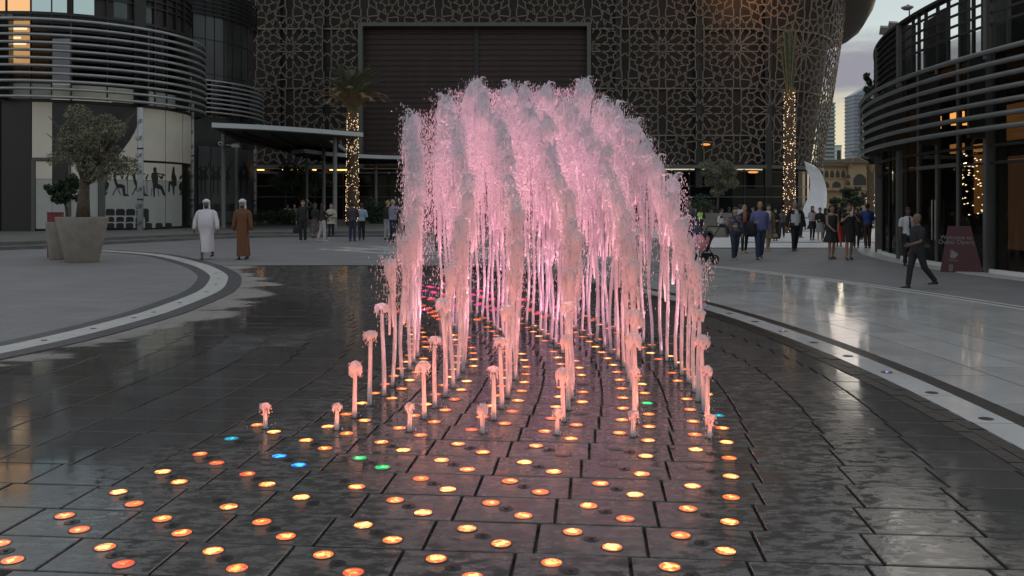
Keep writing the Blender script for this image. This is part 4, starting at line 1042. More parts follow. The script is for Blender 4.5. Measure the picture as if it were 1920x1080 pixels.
# structural pillars
for px, wd in ((1648, 9), (1690, 13), (1855, 10)):
    a = ra(px); hw = wd/FPX*ray_circle(px, RCN, RR)[0].y*.55/RR*1.0; rpatch(a-hw, a+hw, .0, 6.9, M_pillar, 'pillar', .12, .5, 1)
xs = [1655, 1668, 1681, 1699, 1722, 1757, 1797, 1845, 1866, 1950, 2050, 2180]
for i, (p0, p1) in enumerate(zip(xs[:-1], xs[1:])):
    a0, a1 = ra(p0), ra(p1); e = .0006*1.2
    if p0 == 1845: continue
    door = p0 in (1722, 1757)
    rpatch(a0-e, a1+e, .12, 2.58, M_glass, 'door_leaf' if door else 'glass_pane', 0, .02)
    rpatch(a0-e, a1+e, 2.66, 2.98, M_glass, 'glass_pane', 0, .02)
    rpatch(a0-e, a1+e, 3.05, 5.2, M_glass, 'glass_pane', 0, .02)
    wd = .0022 if door or p0 == 1797 else .0012
    rpatch(a0-wd, a0+wd, .1, 5.25, M_pillar if door or p0 == 1797 else M_dark_metal, 'mullion', .03, .1, 1)
    if door:
        ah = a1+.004 if p0 == 1722 else a0-.004
        mb = MB(); r = RR+.09; mb.tube([(RCN[0]+r*math.cos(ah), RCN[1]+r*math.sin(ah), .7), (RCN[0]+r*math.cos(ah), RCN[1]+r*math.sin(ah), 1.75)], .018, 6); radd(mb, 'door_handle', M_steel)
a0 = ra(1720); a1 = ra(1800)
rpatch(a0, a1, 2.58, 2.68, M_pillar, 'door_head', .05, .12)
for z in (2.98, 5.20): rpatch(AFAR, AN, z, z+.07, M_dark_metal, 'transom', .04, .12, 60)
rpatch(AFAR, ra(1655), 2.55, 2.61, M_dark_metal, 'transom', .04, .12, 20); rpatch(ra(1800), AN, 2.58, 2.64, M_dark_metal, 'transom', .03, .1, 20)
fa = [math.radians(a) for a in (155.6, 151, 147, 143, 138, 132, 126)]
for a, b in zip(fa[:-1], fa[1:]):
    for z0, z1 in ((.12, 2.54), (3.06, 5.19)): rpatch(a-.001, b+.001, z0, z1, M_glass_dark, 'glass_pane', 0, .02)
    rpatch(b-.0012, b+.0012, .1, 5.2, M_dark_metal, 'mullion', .03, .1, 1)
rpatch(AFAR, AN, 0.0, .12, M_lightstone, 'plinth', .06, .2, 60)
mb = MB(); mb.arc(RCN, RR+.06, RR+.62, AFAR, AN, -.03, .030, 60); tag(mb.build('light_kerb_strip', M_whiteband), kind='structure')
# interior
M_in_floor = mat('interior_floor', (.10,.09,.08), .3); M_in_wall = mat('interior_brown_wall', (.16,.085,.04), .6, noise=.15, nscale=.6); M_in_ceil = mat('interior_ceiling', (.10,.085,.07), .6)
mb = MB(); mb.arc(RCN, 8, RR-.25, math.radians(110), math.radians(215), .03, .05, 40); radd(mb, 'interior_floor', M_in_floor)
mb = MB(); mb.arc(RCN, 8, RR-.1, math.radians(110), math.radians(215), 5.16, 5.24, 40); radd(mb, 'interior_ceiling', M_in_ceil)
mb = MB(); mb.arc(RCN, RR-4.4, RR-4.2, math.radians(110), math.radians(215), .05, 5.15, 40); radd(mb, 'interior_wall', M_in_wall)
mb = MB(); mb.arc(RCN, RR-4.2, RR-.5, math.radians(152), math.radians(153), .05, 5.15, 2); radd(mb, 'interior_wall', M_darkwall)
mb = MB(); mb.arc(RCN, RR-2.6, RR-2.4, ra(1762), ra(1742), .05, 2.4, 2); radd(mb, 'reception_wall', M_darkwall)
M_warm = emat('warm_lamp', (1, .42, .10), 2.6); M_warm2 = emat('warm_wall_lamp', (1, .40, .09), .55)
def inlamp(px0, px1, y0, y1, depth, m, name):
    """lamp box hung inside the hall, `depth` metres behind the glass"""
    P = []
    p0 = ray_circle(px0, RCN, RR-depth); p1 = ray_circle(px1, RCN, RR-depth)
    z0, z1 = zat(y1, (p0[0].y+p1[0].y)/2), zat(y0, (p0[0].y+p1[0].y)/2)
    mb = MB(); mb.arc(RCN, RR-depth-.12, RR-depth, min(p0[1], p1[1]), max(p0[1], p1[1]), z0, z1, 2); radd(mb, name, m)
for (a, b, y0, y1, m) in ((1781, 1800, 211, 223, M_warm), (1826, 1845, 205, 217, M_warm), (1748, 1757, 219, 229, M_warm), (1747, 1757, 239, 242, M_warm), (1783, 1795, 232, 234, M_warm), (1803, 1814, 231, 234, M_warm),
                          (1781, 1800, 270, 287, M_warm2), (1825, 1845, 270, 284, M_warm2)): inlamp(a, b, y0, y1, .8, m, 'ceiling_lamp')
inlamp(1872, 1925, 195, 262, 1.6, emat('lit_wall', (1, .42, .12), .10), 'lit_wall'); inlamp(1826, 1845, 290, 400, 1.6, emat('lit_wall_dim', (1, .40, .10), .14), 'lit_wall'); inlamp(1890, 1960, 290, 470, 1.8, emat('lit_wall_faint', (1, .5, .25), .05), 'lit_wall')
M_twinkle = emat('twinkle', (1, .72, .42), 4)
tw_ = MB(); tr_ = random.Random(8)
for i in range(46):
    px = tr_.choice((tr_.uniform(1803, 1818), tr_.uniform(1824, 1844))); py = tr_.uniform(288, 405); p, a = ray_circle(px, RCN, RR-.45)
    tw_.ball((p.x, p.y, zat(py, p.y)), (.025, .025, .018), 4)
o = radd(tw_, 'string_lights', M_twinkle); o['kind'] = 'stuff'
# upper terrace screen: guard glass, open louvres, solid tip
if 'guard_glass' not in MATS: glass_mat('guard_glass', (.62,.68,.66))
gb = [1692, 1711, 1722, 1735, 1757, 1777, 1800, 1824, 1842, 1866, 1890, 1935, 1985]
for a, b in zip(gb[:-1], gb[1:]):
    rpatch(ra(a)-.0004, ra(b)+.0004, 5.28, 5.80, MATS['guard_glass'], 'guard_glass', 0, .015)
    rpatch(ra(a)-.0012, ra(a)+.0012, 5.27, 6.9, M_dark_metal, 'post', .02, .08, 1)
for (a, b) in ((1697, 1738), (1760, 1776), (1808, 1822), (1848, 1886)): rpatch(ra(a), ra(b), 5.28, 6.9, M_darkwall, 'wall_panel', -.5, .1)
for i in range(4): rpatch(ra(1692), AN, 5.84+i*.27, 5.84+i*.27+.06, M_dark_metal, 'louvre', .02, .04, 30)
rpatch(AFAR, ra(1686), 5.28, 6.9, M_dark_metal, 'wall_panel', -.02, .2, 40)
for i in range(8): rpatch(AFAR, ra(1692), 5.35+i*.20, 5.35+i*.20+.05, M_dark_metal, 'louvre', .08, .1, 40)
rpatch(AFAR, AN, 6.9, 6.98, M_dark_metal, 'parapet_cap', .10, .25, 70)
# roof furniture
def roof_pt(px, off=.1):
    p, a = ray_circle(px, RCN, RR-off); return p
p = roof_pt(1668); 
fl = thing('floodlight', 'twin boxy floodlights on the rim of the right pavilion roof', 'floodlight', (p.x, p.y, 6.98))
for dx, dz, s in ((-.17, .16, 1), (.10, .30, 1)):
    M = Matrix.Translation((dx, 0, dz)) @ Euler((math.radians(25), math.radians(8), math.radians(-20))).to_matrix().to_4x4()
    mb = MB(); mb.cbox((0,0,0), (.27,.22,.24), 0, M); mb.cbox((0,-.115,0), (.22,.02,.19), 0, M); mb.build('lamp_housing', mat('lamp_housing', (.20,.19,.18), .5), fl)
mb = MB(); mb.cbox((0, .05, .10), (.35, .05, .20)); mb.build('bracket', M_dark_metal, fl)
p = roof_pt(1705); cd = thing('dome_camera', 'small dome camera on a stalk above the right pavilion roof', 'camera', (p.x, p.y, 6.98))
mb = MB(); mb.tube([(0,0,0),(0,0,.42),(-.08,-.05,.42)], .02, 6); mb.build('stalk', M_dark_metal, cd)
mb = MB(); mb.stack([(-.08,-.05,.26,.02,.02),(-.08,-.05,.28,.10,.10),(-.08,-.05,.33,.17,.17),(-.08,-.05,.36,.17,.17),(-.08,-.05,.40,.06,.06)], 12); mb.build('dome', mat('camera_grey', (.25,.25,.25), .4), cd, True)
# ------------------------------------------------------------------ red totem sign
M_red = mat('sign_red', (.052,.004,.009), .45, noise=.08, nscale=3); M_signw = mat('sign_white', (.20,.165,.17), .5)
sx, sy = ground(1798, 511)
sg = thing('totem_sign', 'dark red wedge-shaped welcome sign with white lettering beside the glass doors', 'sign', (sx, sy, .0), math.radians(-28))
u = sy/FPX
mb = MB()
yt, w0, w1 = (511-424)*u, 60*u/2*1.06, 44*u/2
mb.hexa([(-w0, -.10, .0), (w0*1.28, -.10, 0), (w0*1.28, .30, 0), (-w0, .30, 0), (-w1+.04, .02, yt), (w1*.9, .02, yt), (w1*.9, .16, yt), (-w1+.04, .16, yt)]); mb.build('panel', M_red, sg)
tilt = math.atan2(.12, yt)
def on_sign(x, z): return (x, -.10+.12*z/yt-.006, z)
for body, z, s in (('Welcome to', yt*.755, .135), ('Dubai Opera', yt*.655, .145), ('OPERA', yt*.26, .07)):
    me = text_mesh(body, s, M_signw); o = link_copy(me, 'lettering', sg, on_sign(-.06 if s > .1 else -.12, z), (PI/2-tilt, 0, 0))
mb = MB(); q = [on_sign(x*u-.10, yt*.41+z*u) for x, z in ((-7, -8), (1, -9), (7, -1), (-4, 7))]; mb.poly(q); mb.poly([on_sign(x*u-.10, yt*.41+z*u) for x, z in ((-7.6, -7.5), (-4.6, 7.4), (-6, 7))]); mb.build('fan_emblem', M_signw, sg)
mb = MB(); mb.poly([on_sign(x*u-.17, yt*.10+z*u) for x, z in ((-3.4, -6), (2.6, -6), (3.4, 6), (-2.6, 6))]); mb.build('white_badge', M_signw, sg)
mb = MB()
for z in (-3, .5, 3.6): mb.poly([(on_sign(x*u-.17, yt*.10+(z+dz)*u)[0], on_sign(0, yt*.10+(z+dz)*u)[1]-.004, yt*.10+(z+dz)*u) for x, dz in ((-1.8, -.8), (1.6, -.8), (1.6, .5), (-1.8, .5))])
mb.build('badge_mark', M_red, sg)
# ------------------------------------------------------------------ crescent sculpture
cy_ = 54.0; cxs = gx(1528, cy_)
cr = thing('crescent_sculpture', 'tall white crescent-shaped sculpture rising behind the crowd', 'sculpture', (cxs, cy_, .02))
def cpt(px, py): return ((px-1528)/FPX*cy_, zat(py, cy_)-.02)
inner_e = [(1508, 302), (1514, 316), (1518, 332), (1519, 350), (1516, 368), (1508, 386), (1502, 402), (1497, 418), (1494, 436)]
ridge_e = [(1508, 302), (1524, 316), (1535, 332), (1540, 346), (1540, 362), (1534, 380), (1526, 394), (1520, 410), (1517, 436)]
outer_e = [(1508, 302), (1530, 310), (1543, 324), (1550, 341), (1554, 362), (1554, 382), (1551, 400), (1548, 418), (1547, 436)]
mb = MB(); R = []
for a, b, c in zip(inner_e, ridge_e, outer_e):
    A, B_, D = cpt(*a), cpt(*b), cpt(*c)
    R.append([(A[0], .0, A[1]), (B_[0], -.75 if a != b else 0, B_[1]), (D[0], .35 if a != c else 0, D[1]), (B_[0]*.6+A[0]*.4, .9 if a != b else .02, B_[1]+.01)])
mb.rings(R); mb.build('shell', M_whitec, cr, False)
mb = MB(); mb.box((-1.5, -.9, 0), (1.1, 1.1, .12)); mb.build('base', M_lightstone, cr)
# ------------------------------------------------------------------ town beyond
M_sand = mat('sandstone', (.42,.29,.165), .8, noise=.12, nscale=.25); M_winbrown = mat('dark_brown_window', (.035,.028,.024), .4)  # dark brown for windows, the arched door and the window strip
SY = 150.0
sk = thing('sandstone_building', 'low sandstone building with pointed arches and dark wooden windows seen through the gap', 'building', (gx(1590, SY), SY, 0))
def skx(px): return (px-1590)/FPX*SY
def skz(py): return zat(py, SY)
def skwall(x0, x1, z0, z1, y0, y1, name='wall', m=None):
    mb = MB(); mb.box((x0, y0, z0), (x1, y1, z1)); return mb.build(name, m or M_sand, sk)
skwall(skx(1500), skx(1591), 0, skz(312), .6, 12); skwall(skx(1591.2), skx(1645), 0, skz(306), 0, 14)
skwall(skx(1497), skx(1594), skz(312)+.01, skz(306), -.1, 12.4, 'eave', mat('eave_brown', (.16,.11,.075), .7)); skwall(skx(1588), skx(1648), skz(305.9), skz(297), -.7, 14.4, 'eave', MATS['eave_brown'])
skwall(skx(1510), skx(1588), skz(305.9), skz(303), 2, 10, 'roof', MATS['eave_brown'])
def arch(x0, x1, z0, z1, name, y=.60, kind=0):
    f = sk; mb = MB(); n = 6; P = [(x0, z0), (x1, z0), (x1, z0+(z1-z0)*.55)]
    for i in range(1, n): t = i/n; P.append((x1+(x0-x1)*t, z0+(z1-z0)*(.55+.45*math.sin(PI*t)**.7)))
    P.append((x0, z0+(z1-z0)*.55)); k = len(mb.v)
    mb.poly([(x, y-.02, z) for x, z in P]); o = mb.build(name, M_winbrown, f)
    m2 = MB(); m2.box((x0-.12, y-.16, z0-.16), (x1+.12, y-.03, z0)); m2.build('sill', M_sand, o)
for i in range(5): arch(skx(1538+i*10.4), skx(1545.6+i*10.4), skz(333), skz(319), 'arch_window')
for (a, b, c, d) in ((1540, 1557, 352, 340), (1563, 1579, 352, 340)): arch(skx(a), skx(b), skz(c), skz(d), 'window')
for (a, b, c, d) in ((1600, 1624, 348, 326),): arch(skx(a), skx(b), skz(c), skz(d), 'bay_window', -.02)
for (a, b, c, d) in ((1587, 1594, 335, 327), (1587, 1594, 348, 340)): arch(skx(a)-.0, skx(b), skz(c), skz(d), 'window', -.02 if b > 1600 else -.03)
arch(skx(1560), skx(1574), skz(404), skz(368), 'arch_door'); skwall(skx(1500), skx(1645), skz(357), skz(354.5), -.25, .55, 'string_course')
M_tealglass = mat('teal_glass', (.10,.17,.17), .15, noise=.2, nscale=.05); M_slabedge = mat('tower_slab_edge', (.38,.40,.40), .6); M_blueg = mat('hazed_blue_grey_cladding', (.30,.33,.40), .45, noise=.12, nscale=.03)  # tower cladding lightened: distance haze put into its blue-grey colour
def tower(name, label, px0, px1, ytop, Y, m, floors, slant=0, edge=None):
    x0, x1, z = gx(px0, Y), gx(px1, Y), zat(ytop, Y); t = thing(name, label, 'tower', ((x0+x1)/2, Y, 0)); wdt = (x1-x0)/2
    mb = MB(); mb.hexa([(-wdt, 0, 0), (wdt, 0, 0), (wdt, 2*wdt, 0), (-wdt, 2*wdt, 0), (-wdt, 0, z-slant), (wdt, 0, z), (wdt, 2*wdt, z), (-wdt, 2*wdt, z-slant)]); mb.build('facade', m, t)
    e = MB(); e.box((-wdt-.3, -.5, 0), (wdt+.3, 2*wdt+.3, .7)); me = e.mesh('floor_edge', edge or M_slabedge)
    for i in range(floors): link_copy(me, 'floor_edge', t, (0, 0, (z-slant-.8)*(i+1)/floors))
    return t, wdt, z
t, wd_, z_ = tower('glass_tower', 'slim teal glass tower with pale floor lines just right of the lattice building', 1540, 1565, 192, 420, M_tealglass, 26)
t, wd_, z_ = tower('white_tower', 'small far white tower block with a dark window strip', 1566.5, 1578, 272, 700, M_white, 3); mb = MB(); mb.box((-1.2, -.3, 4), (1.6, .1, z_-4)); mb.build('window_strip', M_winbrown, t)
t, wd_, z_ = tower('grey_tower', 'tall blue-grey tower standing just left of the right pavilion', 1602, 1650, 150, 500, M_blueg, 30, 8, mat('tower_joint', (.24,.26,.31), .5))
# ------------------------------------------------------------------ security cameras on the canopy column
M_camw = mat('camera_white', (.55,.54,.52), .4)
for px, py, rz, lab in ((416, 270, 0, 'white security camera pointing at the viewer on the left canopy column'), (441, 273, 75, 'white security camera on an arm to the right of the canopy column')):
    Yc = 49.6; t = thing('security_camera', lab, 'camera', (gx(px, Yc), Yc, zat(py, Yc)), math.radians(rz))
    mb = MB(); mb.tube([(0, -.30, 0), (0, .18, 0)], .12, 12); mb.build('housing', M_camw, t, True)
    mb = MB(); mb.tube([(0, -.31, 0), (0, -.29, 0)], .075, 12); mb.build('lens', M_black, t)
    mb = MB()
    if rz == 0: mb.tube([(0, .1, 0), (.08, .25, .0)], .03, 6)
    else: mb.tube([(-.05, .1, 0), (.12, .62, .06)], .03, 6)
    mb.build('arm', M_camw, t)
# ------------------------------------------------------------------ trees, palms, hedges
pr = random.Random(21)
def leaf_cloud(mb, centres, n, size, m=0, flat=.8):
    for _ in range(n):
        c, r = pr.choices(centres, weights=[q[1][0]*q[1][1]*q[1][2] for q in centres])[0]
        while True:
            d = Vector((pr.uniform(-1, 1), pr.uniform(-1, 1), pr.uniform(-1, 1)))
            if .25 < d.length < 1 or (d.length <= .25 and pr.random() < .3): break
        p = Vector((c[0]+d.x*r[0], c[1]+d.y*r[1], c[2]+d.z*r[2])); s = size*pr.uniform(.6, 1.4)
        a = Vector((pr.gauss(0, 1), pr.gauss(0, 1), pr.gauss(0, 1))).normalized(); b = a.cross(Vector((pr.gauss(0, 1), pr.gauss(0, 1), pr.gauss(0, 1)))).normalized()
        k = len(mb.v); mb.v += [tuple(p-a*s), tuple(p+b*s*.32), tuple(p+a*s), tuple(p-b*s*.32)]; mb.face((k, k+1, k+2, k+3), m)
def tree(name, label, loc, h, trunk_h, trunk_r, crown, nleaf, lsize, leafm, group=None, lean=.0, limbs=6, sub=26):
    t = thing(name, label, 'tree', loc, 0, group); mb = MB()
    P = [(0, 0, 0), (lean*.3, .02, trunk_h*.5), (lean, 0, trunk_h)]
    mb.tube(P, [trunk_r*1.15, trunk_r*.9, trunk_r*.72], 10)
    cents = []
    for i in range(limbs):
        a = 2*PI*i/limbs+pr.uniform(-.4, .4); (cx, cy, cz), (rx, ry, rz) = crown
        e = Vector((cx+rx*.62*math.cos(a), cy+ry*.62*math.sin(a), cz+rz*pr.uniform(-.35, .6))); s = Vector((lean, 0, trunk_h*.93)); mid = (s+e)/2+Vector((0, 0, .12*h*pr.uniform(-.3, .5)))
        mb.tube([s, mid, e], [trunk_r*.55, trunk_r*.32, trunk_r*.12], 6)
        cents.append((tuple(e), (rx*.26, ry*.26, rz*.22)))
        for _ in range(3): 
            e2 = e+Vector((pr.gauss(0, rx*.3), pr.gauss(0, ry*.3), pr.gauss(rz*.25, rz*.25))); mb.tube([mid, (mid+e2)/2, e2], [trunk_r*.22, trunk_r*.14, trunk_r*.05], 5)
    mb.build('trunk', M_bark, t, True)
    (cx, cy, cz), (rx, ry, rz) = crown
    for i in range(sub):
        d = Vector((pr.gauss(0, 1), pr.gauss(0, 1), pr.gauss(0, 1))).normalized()*pr.uniform(.35, .95); q = pr.uniform(.16, .40)
        cents.append(((cx+d.x*rx, cy+d.y*ry, cz+d.z*rz), (rx*q, ry*q, rz*q*.8)))
    lf = MB(); leaf_cloud(lf, cents, nleaf, lsize); lf.build('crown', leafm, t)
    return t
def pot(name, label, loc, r0, r1, h, m=None, cat='planter', square=False, group=None):
    t = thing(name, label, cat, loc, 0, group); mb = MB()
    if square:
        mb.rings([[(-r0, -r0, 0), (r0, -r0, 0), (r0, r0, 0), (-r0, r0, 0)], [(-r1, -r1, h), (r1, -r1, h), (r1, r1, h), (-r1, r1, h)], [(-r1*.88, -r1*.88, h), (r1*.88, -r1*.88, h), (r1*.88, r1*.88, h), (-r1*.88, r1*.88, h)], [(-r1*.85, -r1*.85, h-.08), (r1*.85, -r1*.85, h-.08), (r1*.85, r1*.85, h-.08), (-r1*.85, r1*.85, h-.08)]])
    else: mb.stack([(0,0,0,r0*.97,r0*.97),(0,0,.02,r0,r0),(0,0,h-.03,r1*.99,r1*.99),(0,0,h,r1*.985,r1*.985),(0,0,h,r1*.90,r1*.90),(0,0,h-.10,r1*.88,r1*.88)], 40)
    mb.build('tub', m or M_concrete, t, not square)
    mb = MB()
    if square: mb.poly([(-r1*.84, -r1*.84, h-.06), (r1*.84, -r1*.84, h-.06), (r1*.84, r1*.84, h-.06), (-r1*.84, r1*.84, h-.06)])
    else: mb.disc((0, 0, h-.06), r1*.89, 24)
    mb.build('soil', mat('soil', (.05,.038,.028), .95, noise=.3, nscale=12), t)
    return t
px_, py_ = ground(160, 494)
PYc = py_+.5; PXc = gx(154, PYc)
pot('planter', 'big round tapered concrete planter holding the olive tree at the left', (PXc, PYc, .008), .44, .70, 1.27)
tree('olive_tree', 'grey-green olive tree with a thick forked trunk in the big round planter', (PXc+.02, PYc, 1.2), 3.2, 1.15, .175, ((.26, 0, 2.12), (1.15, .9, 1.15)), 11000, .046, M_leaf, None, .05, 7, 34)
o2 = MB(); leaf_cloud(o2, [((1.0, -.1, 1.45), (.38, .3, .22)), ((1.38, -.1, 1.52), (.28, .25, .3)), ((.75, 0, 1.62), (.35, .3, .25))], 1000, .05)
br_ = MB(); br_.tube([(.1, 0, 1.0), (.7, -.05, 1.35), (1.3, -.1, 1.55)], [.06, .035, .012], 6)
ol = [o for o in C.objects if o.name == 'olive_tree'][0]
o2.build('branch_foliage', M_leaf, ol); br_.build('limb', M_bark, ol, True)
Yp = 26.8
pot('planter', 'smaller round concrete planter half hidden behind the round one at the left', (gx(116, Yp), Yp, .008), .34, .45, 1.10)
mb = MB(); mb.cbox((0, 0, .68), (.36, .3, 1.36)); mb.cbox((0, -.01, 1.37), (.38, .32, .03)); tag(mb.build('red_box', mat('dull_red', (.20,.03,.04), .6, noise=.15), None, False, (gx(104, 27.7), 27.7, .008)), 'dull red upright box standing behind the planters at the left', 'box')
tree('potted_shrub', 'small dark green leafy shrub on a thin stem beside the olive trunk', (gx(126, Yp), Yp, 1.05), 1.6, .62, .05, ((-.08, 0, 1.0), (.52, .45, .50)), 3400, .07, M_leaf_dark, None, -.05, 5, 18)
# right planters
pot('planter', 'pale concrete planter with the small tree, behind the seated boy', (gx(1343, 47.5), 47.5, .016), .52, .68, 1.15, M_concrete, square=True)
tree('olive_tree', 'small feathery tree in the pale planter right of the fountain', (gx(1345, 47.5), 47.5, 1.1), 3.3, 1.2, .06, ((.02, 0, 2.05), (1.0, .8, .95)), 5200, .07, M_leaf, None, .05, 6, 26)
pot('planter', 'low pale concrete planter block right of the yellow vest', (gx(1322, 46.2), 46.2, .016), .40, .46, .82, M_concrete, square=True)
pot('planter', 'low tapered concrete bench planter under the seated boy', (gx(1347, 44.6), 44.6, .012), .40, .52, .46, M_concrete, square=True)
# dark trees behind the canopy and bushes
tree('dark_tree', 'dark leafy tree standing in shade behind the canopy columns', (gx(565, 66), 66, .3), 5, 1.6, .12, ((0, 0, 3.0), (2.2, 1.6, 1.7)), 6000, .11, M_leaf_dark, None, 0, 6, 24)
def hedge(label, px0, px1, Y, z0, h, n):
    t = thing('hedge', label, 'hedge', (gx((px0+px1)/2, Y), Y, z0)); w_ = (px1-px0)/FPX*Y/2; mb = MB()
    cents = [((pr.uniform(-w_, w_), pr.uniform(-.5, .5), pr.uniform(.15, .8)*h), (.5, .4, h*.3)) for _ in range(22)]
    leaf_cloud(mb, cents, n, .085); mb.build('foliage', M_leaf_dark, t)
    mb = MB()
    for _ in range(16): x = pr.uniform(-w_, w_); mb.tube([(x, 0, 0), (x+pr.uniform(-.1, .1), pr.uniform(-.2, .2), h*.7)], [.02, .01], 5)
    mb.build('stems', M_bark, t)
hedge('low dark hedge on the platform behind the woman in black', 481, 560, 58, .3, 1.0, 5200)
hedge('dark bushes on the platform between the lit palm and the fountain', 690, 770, 62, .3, 1.7, 6000)
hedge('dark bush beside the small tree in the right planter', 1306, 1332, 50, .0, 2.1, 2600)
# palms wrapped in lights
M_bulb = emat('fairy_bulb', (1, .68, .40), 2.6); M_ptrunk = mat('palm_trunk', (.13,.085,.05), .9, noise=.35, nscale=8, bump=.8, bscale=14)
def palm(label, px, Y, z0, ytrunk, r0, r1, crown, nb, seed):
    R_ = random.Random(seed); h = zat(ytrunk, Y)-z0; t = thing('palm_tree', label, 'palm', (gx(px, Y), Y, z0)); mb = MB(); sec = []
    for i in range(int(h/.16)+1):
        q = i*.16/h; r = (r0+(r1-r0)*q)*(1.06 if i % 2 else .95); sec.append((.02*math.sin(q*4), 0, i*.16, r, r))
    mb.stack(sec, 14); mb.build('trunk', M_ptrunk, t, True)
    b = MB()
    for i in range(nb):
        z = R_.uniform(.05, h*crown.get('lights', .97)); a = R_.uniform(0, 2*PI); r = (r0+(r1-r0)*z/h)*1.06+.02
        x, y = r*math.cos(a), r*math.sin(a); s = R_.uniform(.016, .030); k = len(b.v)
        s *= .72; b.v += [(x+s,y,z),(x-s*.5,y+s*.87,z),(x-s*.5,y-s*.87,z),(x,y,z+s*1.3),(x,y,z-s*1.3)]
        for q in ((0,1,3),(1,2,3),(2,0,3),(1,0,4),(2,1,4),(0,2,4)): b.face(tuple(k+i_ for i_ in q))
    o = b.build('fairy_lights', M_bulb, t); o['kind'] = 'stuff'
    w_ = MB()
    for q in range(3):
        w_.tube([((r0+(r1-r0)*i/160)*1.08*math.cos(i*.42+q*2.1), (r0+(r1-r0)*i/160)*1.08*math.sin(i*.42+q*2.1), h*.96*i/160) for i in range(161)], .006, 4)
    w_.build('light_cable', M_dark_metal, t)
    fr = MB(); dry = MB()
    for i in range(crown['n']):
        a = R_.uniform(0, 2*PI); old = i > crown['n']*.72; L_ = crown['len']*R_.uniform(.8, 1.15); up = crown['up'] if not old else crown['up_old']
        up = up*R_.uniform(1-crown.get('var', .25), 1+crown.get('var', .25)*.8); tgt = dry if old else fr
        d = Vector((math.cos(a), math.sin(a), 0)); pts = []
        for j in range(9):
            q = j/8; th = up-crown['droop']*q*q*(1.5 if old else 1); 
            if j == 0: p = Vector((0, 0, h-.15))+d*.12
            else: p = pts[-1]+(d*math.cos(th)+Vector((0, 0, 1))*math.sin(th))*(L_/8)
            pts.append(p)
        tgt.tube(pts, [.028*(1-.8*j/8) for j in range(9)], 4)
        side = d.cross(Vector((0, 0, 1)))
        for j in range(44):
            q = .14+.86*j/43; f = q*8; i0 = min(7, int(f)); p = pts[i0].lerp(pts[i0+1], f-i0); tan = (pts[i0+1]-pts[i0]).normalized()
            ll = crown['leaf']*(1.1-.75*abs(q-.45))*R_.uniform(.8, 1.15)
            for sg_ in (1, -1):
                v = (side*sg_*crown['open']+tan*.85+Vector((0, 0, R_.uniform(-.25, .15)))).normalized()*ll; wv = tan*.017
                k = len(tgt.v); tgt.v += [tuple(p-wv), tuple(p+wv), tuple(p+v*.6+wv*.7), tuple(p+v), tuple(p+v*.6-wv*.7)]; tgt.face((k, k+1, k+2, k+3, k+4))
    fr.build('crown', M_palm, t); 
    if dry.v: dry.build('dry_fronds', M_palm_dry, t)
    bt = MB()
    for i in range(40):
        a = R_.uniform(0, 2*PI); z = h+R_.uniform(-.7, .05); bt.tube([(r1*.9*math.cos(a), r1*.9*math.sin(a), z-.2), (r1*1.25*math.cos(a), r1*1.25*math.sin(a), z+.15)], [.05, .02], 5)
    bt.build('leaf_bases', M_palm_dry, t)
palm('palm with full spreading crown and light-wrapped trunk, left of the fountain', 661, 56.6, .3, 203, .40, .30, dict(n=84, len=2.85, up=1.48, up_old=.95, droop=1.05, leaf=.46, open=.8, lights=.96), 430, 4)
palm('palm with tied-up fronds and light-wrapped trunk before the lattice corner', 1480, 51.0, .02, 168, .30, .26, dict(n=96, len=3.1, up=1.56, up_old=1.50, var=.07, droop=-.03, leaf=.30, open=.20, lights=.99), 430, 5)
palm('far palm trunk wound with lights, just left of the right pavilion', 1632, 60.0, .0, 300, .24, .22, dict(n=20, len=2.0, up=1.2, up_old=.6, droop=1.4, leaf=.35, open=.7, lights=.5), 40, 6)
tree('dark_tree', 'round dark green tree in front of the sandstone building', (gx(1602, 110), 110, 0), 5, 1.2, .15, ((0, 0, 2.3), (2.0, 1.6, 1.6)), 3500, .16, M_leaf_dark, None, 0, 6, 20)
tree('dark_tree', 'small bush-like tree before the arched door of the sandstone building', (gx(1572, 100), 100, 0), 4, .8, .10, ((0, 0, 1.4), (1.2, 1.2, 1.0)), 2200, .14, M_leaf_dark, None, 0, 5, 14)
rp_p, ra_ = ray_circle(1650, RCN, RR-1.0)
lx, ly = 13.2, 33.5
mb = MB(); mb.arc(RCN, RR+.02, RR+.55, math.radians(140), math.radians(160), 5.13, 5.21, 14); radd(mb, 'ledge', M_dark_metal)
tree('roof_shrub', 'dark clipped shrub in a tub on the far edge of the right pavilion', (lx, ly, 5.45), 2, .2, .05, ((0, 0, .52), (.24, .24, .50)), 2600, .05, M_leaf_dark, None, 0, 4, 12)
mb = MB(); mb.stack([(0,0,0,.16,.16),(0,0,.30,.21,.21),(0,0,.30,.17,.17),(0,0,.24,.16,.16)], 14)
tag(mb.build('roof_tub', M_dark_metal, None, True, (lx, ly, 5.21)), 'dark tub under the clipped shrub on the far edge of the right pavilion', 'planter')
